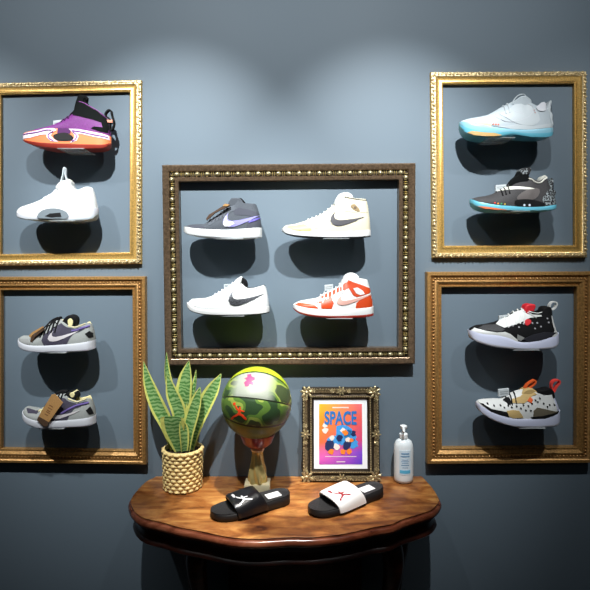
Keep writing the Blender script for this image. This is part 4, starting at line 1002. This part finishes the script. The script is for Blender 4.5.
for cx, cz in ((-1, 0), (1, 0)): orn(cx*(FW/2-.012), FH/2, 1.1); orn(cx*(FW/2-.012), FH/2+.03, .55); orn(cx*(FW/2-.012), FH/2-.03, .55)
for cx, cz in ((0, -1), (0, 1)): orn(0, FH/2+cz*(FH/2-.012), 1.1); orn(.03, FH/2+cz*(FH/2-.012), .55); orn(-.03, FH/2+cz*(FH/2-.012), .55)
for p, tg, i in rail_points([(a, b) for a, b in cs], wf*.8, .0085): blob(bm, (p[0], -.0125, p[1]), tg, .003, .002, .0025)
for p, tg, i in rail_points([(a, b) for a, b in cs], wf*.14, .011): blob(bm, (p[0], -.0135, p[1]), tg, .0046, .0026, .0035, rot=.5 if i % 2 else -.5)
link('scroll_carving', bm, mat('bright_worn_gilt', (188, 172, 132), .3, .7, bump=.8, bscale=300, var=.45), fr)
bm = bmesh.new(); box(bm, -FW/2+.004, FW/2-.004, .0045, .0075, .004, FH-.004); link('backing_board', bm, mat('backing_card', (60, 50, 40), .9), fr)
mx0, mx1, mz0, mz1 = -FW/2+wf+.003, FW/2-wf-.003, wf+.002, FH-wf-.003
bm = bmesh.new(); box(bm, mx0, mx1, -.004, .0045, mz0, mz1); link('white_mat', bm, mat('white_card', (236, 238, 240), .6), fr)
pm = bpy.data.materials.new('sunset_gradient_print'); pm.use_nodes = True; N = pm.node_tree.nodes; L = pm.node_tree.links
pw = (mx1-mx0)*.81; ph = (mz1-mz0)*.87; pcz = (mz0+mz1)/2
tc = N.new('ShaderNodeTexCoord'); sp = N.new('ShaderNodeSeparateXYZ'); L.new(tc.outputs['Object'], sp.inputs[0])
mr = N.new('ShaderNodeMapRange'); mr.inputs['From Min'].default_value = pcz-ph/2; mr.inputs['From Max'].default_value = pcz+ph/2; L.new(sp.outputs[2], mr.inputs['Value'])
ra = N.new('ShaderNodeValToRGB'); e = ra.color_ramp.elements; e[0].position = 0; e[0].color = srgb(196, 78, 170); e[1].position = 1; e[1].color = srgb(244, 178, 40)
for p_, c_ in ((.12, (226, 96, 178)), (.35, (232, 108, 60)), (.7, (240, 140, 40))): k = e.new(p_); k.color = srgb(*c_)
rb = N.new('ShaderNodeValToRGB'); e = rb.color_ramp.elements; e[0].position = 0; e[0].color = srgb(90, 60, 190); e[1].position = 1; e[1].color = srgb(236, 110, 120)
for p_, c_ in ((.2, (120, 70, 200)), (.4, (206, 70, 120)), (.75, (226, 90, 90))): k = e.new(p_); k.color = srgb(*c_)
m2 = N.new('ShaderNodeMapRange'); m2.inputs['From Min'].default_value = -pw/2; m2.inputs['From Max'].default_value = pw/2; L.new(sp.outputs[0], m2.inputs['Value'])
L.new(mr.outputs[0], ra.inputs[0]); L.new(mr.outputs[0], rb.inputs[0])
mxn = N.new('ShaderNodeMix'); mxn.data_type = 'RGBA'; L.new(m2.outputs[0], mxn.inputs[0]); L.new(ra.outputs[0], mxn.inputs[6]); L.new(rb.outputs[0], mxn.inputs[7])
L.new(mxn.outputs[2], N['Principled BSDF'].inputs['Base Color']); N['Principled BSDF'].inputs['Roughness'].default_value = .35
bm = bmesh.new(); box(bm, -pw/2, pw/2, -.0048, -.004, pcz-ph/2, pcz+ph/2); poster = link('poster', bm, pm, fr)
pfn = lambda y0: (lambda x, z, off: Vector((x, y0-off, z)))
def print_poly(name, polys, m, y=-.0050):
    bm = bmesh.new()
    for P in polys: patch(bm, [(a*pw/2, pcz+b*ph/2) for a, b in P], pfn(y), .012, .0002, rim=False)
    return link(name, bm, m, poster)
# title lettering
def text_mesh(body, size, m, name, parent, loc, rot=(PI/2, 0, 0), extr=.0004, offs=0.0):
    cu = bpy.data.curves.new(name, 'FONT'); cu.body = body; cu.size = size; cu.extrude = extr; cu.align_x = 'CENTER'; cu.offset = offs
    to = bpy.data.objects.new('tmp', cu); COL.objects.link(to)
    me = bpy.data.meshes.new_from_object(to.evaluated_get(bpy.context.evaluated_depsgraph_get()))
    bpy.data.objects.remove(to); me.materials.clear(); me.materials.append(m)
    o = bpy.data.objects.new(name, me); COL.objects.link(o); o.parent = parent; o.location = loc; o.rotation_euler = rot
    return o
cobalt = mat('cobalt_print', (40, 110, 180), .4)
text_mesh('SPACE', .052, cobalt, 'title_lettering', poster, (0, -.0056, pcz+ph*.165), offs=.0016).scale = (.80, 1.25, 1)
print_poly('top_line', [[(-.38, .86), (.38, .86), (.38, .90), (-.38, .90)]], mat('white_print', (226, 214, 204), .4))
print_poly('bottom_lines', [[(-.72, -.735), (.72, -.735), (.72, -.755), (-.72, -.755)], [(-.2, -.90), (.2, -.90), (.2, -.93), (-.2, -.93)]], mat('white_print', (226, 214, 204), .4))
random.seed(11)
def blobpoly(cx, cy, r, n=11, j=.3): return [(cx+r*(1+random.uniform(-j, j))*math.cos(2*PI*i/n), cy+.72*r*(1+random.uniform(-j, j))*math.sin(2*PI*i/n)) for i in range(n)]
print_poly('blue_shapes', [blobpoly(.1, .0, .42), blobpoly(.45, -.1, .30), blobpoly(-.28, -.25, .30), blobpoly(.62, -.32, .2)], mat('sky_blue_print', (64, 148, 214), .4), -.0051)
print_poly('navy_shapes', [blobpoly(-.5, -.36, .26), blobpoly(.28, -.38, .22), blobpoly(-.05, -.12, .16), blobpoly(.6, .02, .12)], mat('navy_print', (34, 44, 86), .4), -.0054)
print_poly('pale_shapes', [blobpoly(-.7, .12, .13), blobpoly(-.72, .3, .11), blobpoly(-.2, -.42, .14), blobpoly(.1, .12, .12), blobpoly(.34, -.18, .12), blobpoly(-.4, -.12, .11)], mat('white_print', (226, 214, 204), .4), -.0057)
print_poly('orange_shapes', [blobpoly(.2, .06, .13), blobpoly(.5, -.2, .09), blobpoly(-.45, -.58, .12), blobpoly(.1, -.58, .14), blobpoly(.4, -.57, .12)], mat('orange_print', (244, 128, 44), .4), -.0060)
bm = bmesh.new(); box(bm, -.02, .02, .0075, .0115, .01, FH*.7, .001); link('easel_strut', bm, mat('backing_card', (60, 50, 40), .9), fr)

# ------------------------------------------------------------------ pump bottle
blX = (403.8-295)*(D-.05)/F
bt = thing('pump_bottle', 'white plastic pump bottle with blue-printed label on the table beside the small frame', 'bottle', (blX, -.046, TT))
plastic = mat('translucent_white_plastic', (226, 232, 234), .3, coat=.2)
bm = bmesh.new()
pr = [(.0, 0), (.026, 0), (.032, .004), (.0345, .014), (.035, .03), (.035, .118), (.0338, .134), (.029, .147), (.020, .154), (.0135, .157), (.0135, .166)]
rings = lathe(bm, pr, 48, cap=False)
for v in bm.verts: v.co.y *= .80
link('bottle_body', bm, plastic, bt)
bm = bmesh.new(); lathe(bm, [(.0125, .160), (.0150, .160), (.0152, .173), (.012, .176), (.006, .177), (.006, .186), (.004, .187)], 32); link('pump_collar', bm, mat('white_cap_plastic', (236, 238, 238), .35), bt)
bm = bmesh.new()
lathe(bm, [(.0045, .184), (.0085, .190), (.0125, .196), (.0128, .203), (.009, .205), (0, .2055)], 28)
tube(bm, [(0, 0, .198), (-.004, -.020, .199), (-.006, -.032, .196), (-.0065, -.036, .192)], .0045, 10, [1.2, 1, .85, .8])
link('pump_head', bm, mat('white_cap_plastic', (236, 238, 238), .35), bt)
def botfn(x, z, off):
    x = max(-.0345, min(.0345, x)); return Vector((x, -.80*math.sqrt(.0353**2-x*x)-off, z))
bm = bmesh.new(); patch(bm, [(-.020, .034), (.020, .034), (.020, .122), (-.020, .122)], botfn, .004, .0006); link('label_sticker', bm, mat('pale_label', (206, 222, 232), .4), bt)
bm = bmesh.new(); patch(bm, [(-.019, .040), (.019, .040), (.019, .052), (-.019, .052)], botfn, .004, .0012); link('label_band', bm, mat('cyan_label_print', (92, 178, 214), .4), bt)
bm = bmesh.new()
for z, w_, h_ in ((.108, .014, .005), (.099, .016, .004), (.088, .012, .002), (.082, .014, .002), (.076, .012, .002), (.068, .014, .003), (.060, .010, .002)):
    patch(bm, [(-w_, z), (w_, z), (w_, z+h_), (-w_, z+h_)], botfn, .004, .0012)
link('label_print', bm, mat('slate_blue_label_ink', (112, 150, 182), .4), bt)

# ------------------------------------------------------------------ slide sandals
def slide(label, toe, heel, strap_m, logo_m, patch_m):
    tv = Vector(toe); hv = Vector(heel); c = (tv+hv)/2; dv = hv-tv; Ls = dv.length; ang = math.atan2(dv.y, dv.x)
    t = thing('slide_sandal', label, 'sandal', (c.x, c.y, TT), (0, 0, ang), group='pair of slide sandals')
    foam = mat('black_foam', (17, 17, 19), .55, bump=.2, bscale=400); fb = mat('black_footbed', (26, 26, 28), .6, bump=.6, bscale=700)
    n = 44; xs = [-Ls/2+Ls*(.5-.5*math.cos(PI*i/n)) for i in range(n+1)]
    def Wd(x): return lerp_tab(PLAN, (x+Ls/2)/Ls)*1.06
    def zt(x): u = (x+Ls/2)/Ls; return lerp_tab([(0, .019), (.12, .017), (.4, .018), (.65, .023), (1, .027)], u)
    bm = bmesh.new(); rings = []
    for x in xs:
        w_ = max(Wd(x), .0004); h = zt(x); u = (x+Ls/2)/Ls; zb0 = .008*(1-u/.14)**2 if u < .14 else 0
        seq = [(0, zb0), (.7, zb0), (.94, zb0+.001), (1, zb0+.006), (1, h*.7), (.985, h+.002), (.94, h+.0045), (.88, h+.003)]
        sec = [(-g, z) for g, z in seq]+[(g, z) for g, z in seq[::-1]]
        rings.append([bm.verts.new((x, a*w_, z)) for a, z in sec])
    m = len(rings[0])
    for a, b in zip(rings, rings[1:]):
        for i in range(m): bm.faces.new((a[i], a[(i+1) % m], b[(i+1) % m], b[i]))
    bm.faces.new(rings[0]); bm.faces.new(rings[-1]); bmesh.ops.remove_doubles(bm, verts=bm.verts, dist=.0002)
    link('sole', bm, foam, t)
    bm = bmesh.new(); rings = []
    for x in xs[1:-1]:
        w_ = Wd(x)*.90; h = zt(x); rings.append([bm.verts.new((x, g*w_, h+.0032+.0035*abs(g)**2)) for g in (-1, -.66, -.33, 0, .33, .66, 1)]+[bm.verts.new((x, g*w_, h)) for g in (1, -1)])
    m = len(rings[0])
    for a, b in zip(rings, rings[1:]):
        for i in range(m): bm.faces.new((a[i], a[(i+1) % m], b[(i+1) % m], b[i]))
    bm.faces.new(rings[0]); bm.faces.new(rings[-1]); link('footbed', bm, fb, t)
    # strap surface: a = angle across (0..pi), x along
    def crown(x): u = (x+Ls/2)/Ls; return lerp_tab([(.15, .042), (.3, .049), (.45, .057), (.62, .064)], u)
    def sf(x, a, off=0):
        w_ = Wd(x)*1.02+off; hh = crown(x)+off; base = .010
        return Vector((x, w_*math.copysign(abs(math.cos(a))**.62, math.cos(a)), base+(hh-base)*math.sin(a)**.75))
    bm = bmesh.new(); na = 30; nx = 14; G = {}
    for lay, off in ((0, 0.0), (1, .0055)):
        for j in range(na+1):
            a = PI*j/na; k = math.sin(a)
            xa = -Ls/2+Ls*(.215-.045*(1-k)*0+.05*(1-k)); xb = -Ls/2+Ls*(.60+.05*(1-k)-.05*k)
            for i in range(nx+1):
                e_ = .0018 if i in (0, nx) and lay else 0
                G[lay, j, i] = bm.verts.new(sf(xa+(xb-xa)*i/nx, a, off-e_))
    for lay in (0, 1):
        for j in range(na):
            for i in range(nx): bm.faces.new((G[lay, j, i], G[lay, j+1, i], G[lay, j+1, i+1], G[lay, j, i+1]))
    for j in range(na):
        for i in (0, nx): bm.faces.new((G[0, j, i], G[0, j+1, i], G[1, j+1, i], G[1, j, i]))
    for i in range(nx):
        for j in (0, na): bm.faces.new((G[0, j, i], G[0, j, i+1], G[1, j, i+1], G[1, j, i]))
    link('strap', bm, strap_m, t)
    # emblem on the strap, readable from the near side: u runs to the heel, v across
    def ef(u, v, off):
        a = PI*1.5-v  # v measured from near side edge (a=pi side is -y)
        return sf(u, a, .0055+off)
    bm = bmesh.new(); w_ = .048
    x0 = -Ls/2+Ls*.265
    for P in (JUMP, JBALL):
        Q = [(x0+p[0]*w_, (p[1]-.5)*w_) for p in P]
        def fn(x, z, off): return sf(x-.15*z, PI/2+.32-z/.052, .0056+off)
        patch(bm, Q, fn, .003, .0008)
    link('jumping_figure_emblem', bm, logo_m, t)
    bm = bmesh.new()
    def ff(x, z, off): return Vector((x, z, zt(x)+.0036+off))
    xx = -Ls/2+Ls*.80
    patch(bm, [(xx-.028, -.017), (xx+.020, -.017), (xx+.020, .017), (xx-.028, .017)], ff, .006, .0014)
    link('insole_label', bm, patch_m, t)
g1 = ground(211, 519); g2 = ground(289, 497)
slide('black slide sandal with white logo on black strap, left of the pair on the table', (g1[0], g1[1]), (g2[0], g2[1]-.022),
      mat('black_strap', (22, 22, 25), .3, bump=.3, bscale=120, coat=.3), mat('silver_logo', (216, 218, 220), .35), mat('white_insole_print', (222, 222, 222), .5))
g1 = ground(310, 516); g2 = ground(380, 491)
slide('slide sandal with white strap and red logo, right of the pair on the table', (g1[0], g1[1]), (g2[0], g2[1]-.012),
      mat('white_strap', (232, 232, 232), .4, bump=.15, bscale=200), mat('red_logo', (136, 22, 36), .4), mat('white_insole_print', (222, 222, 222), .5))
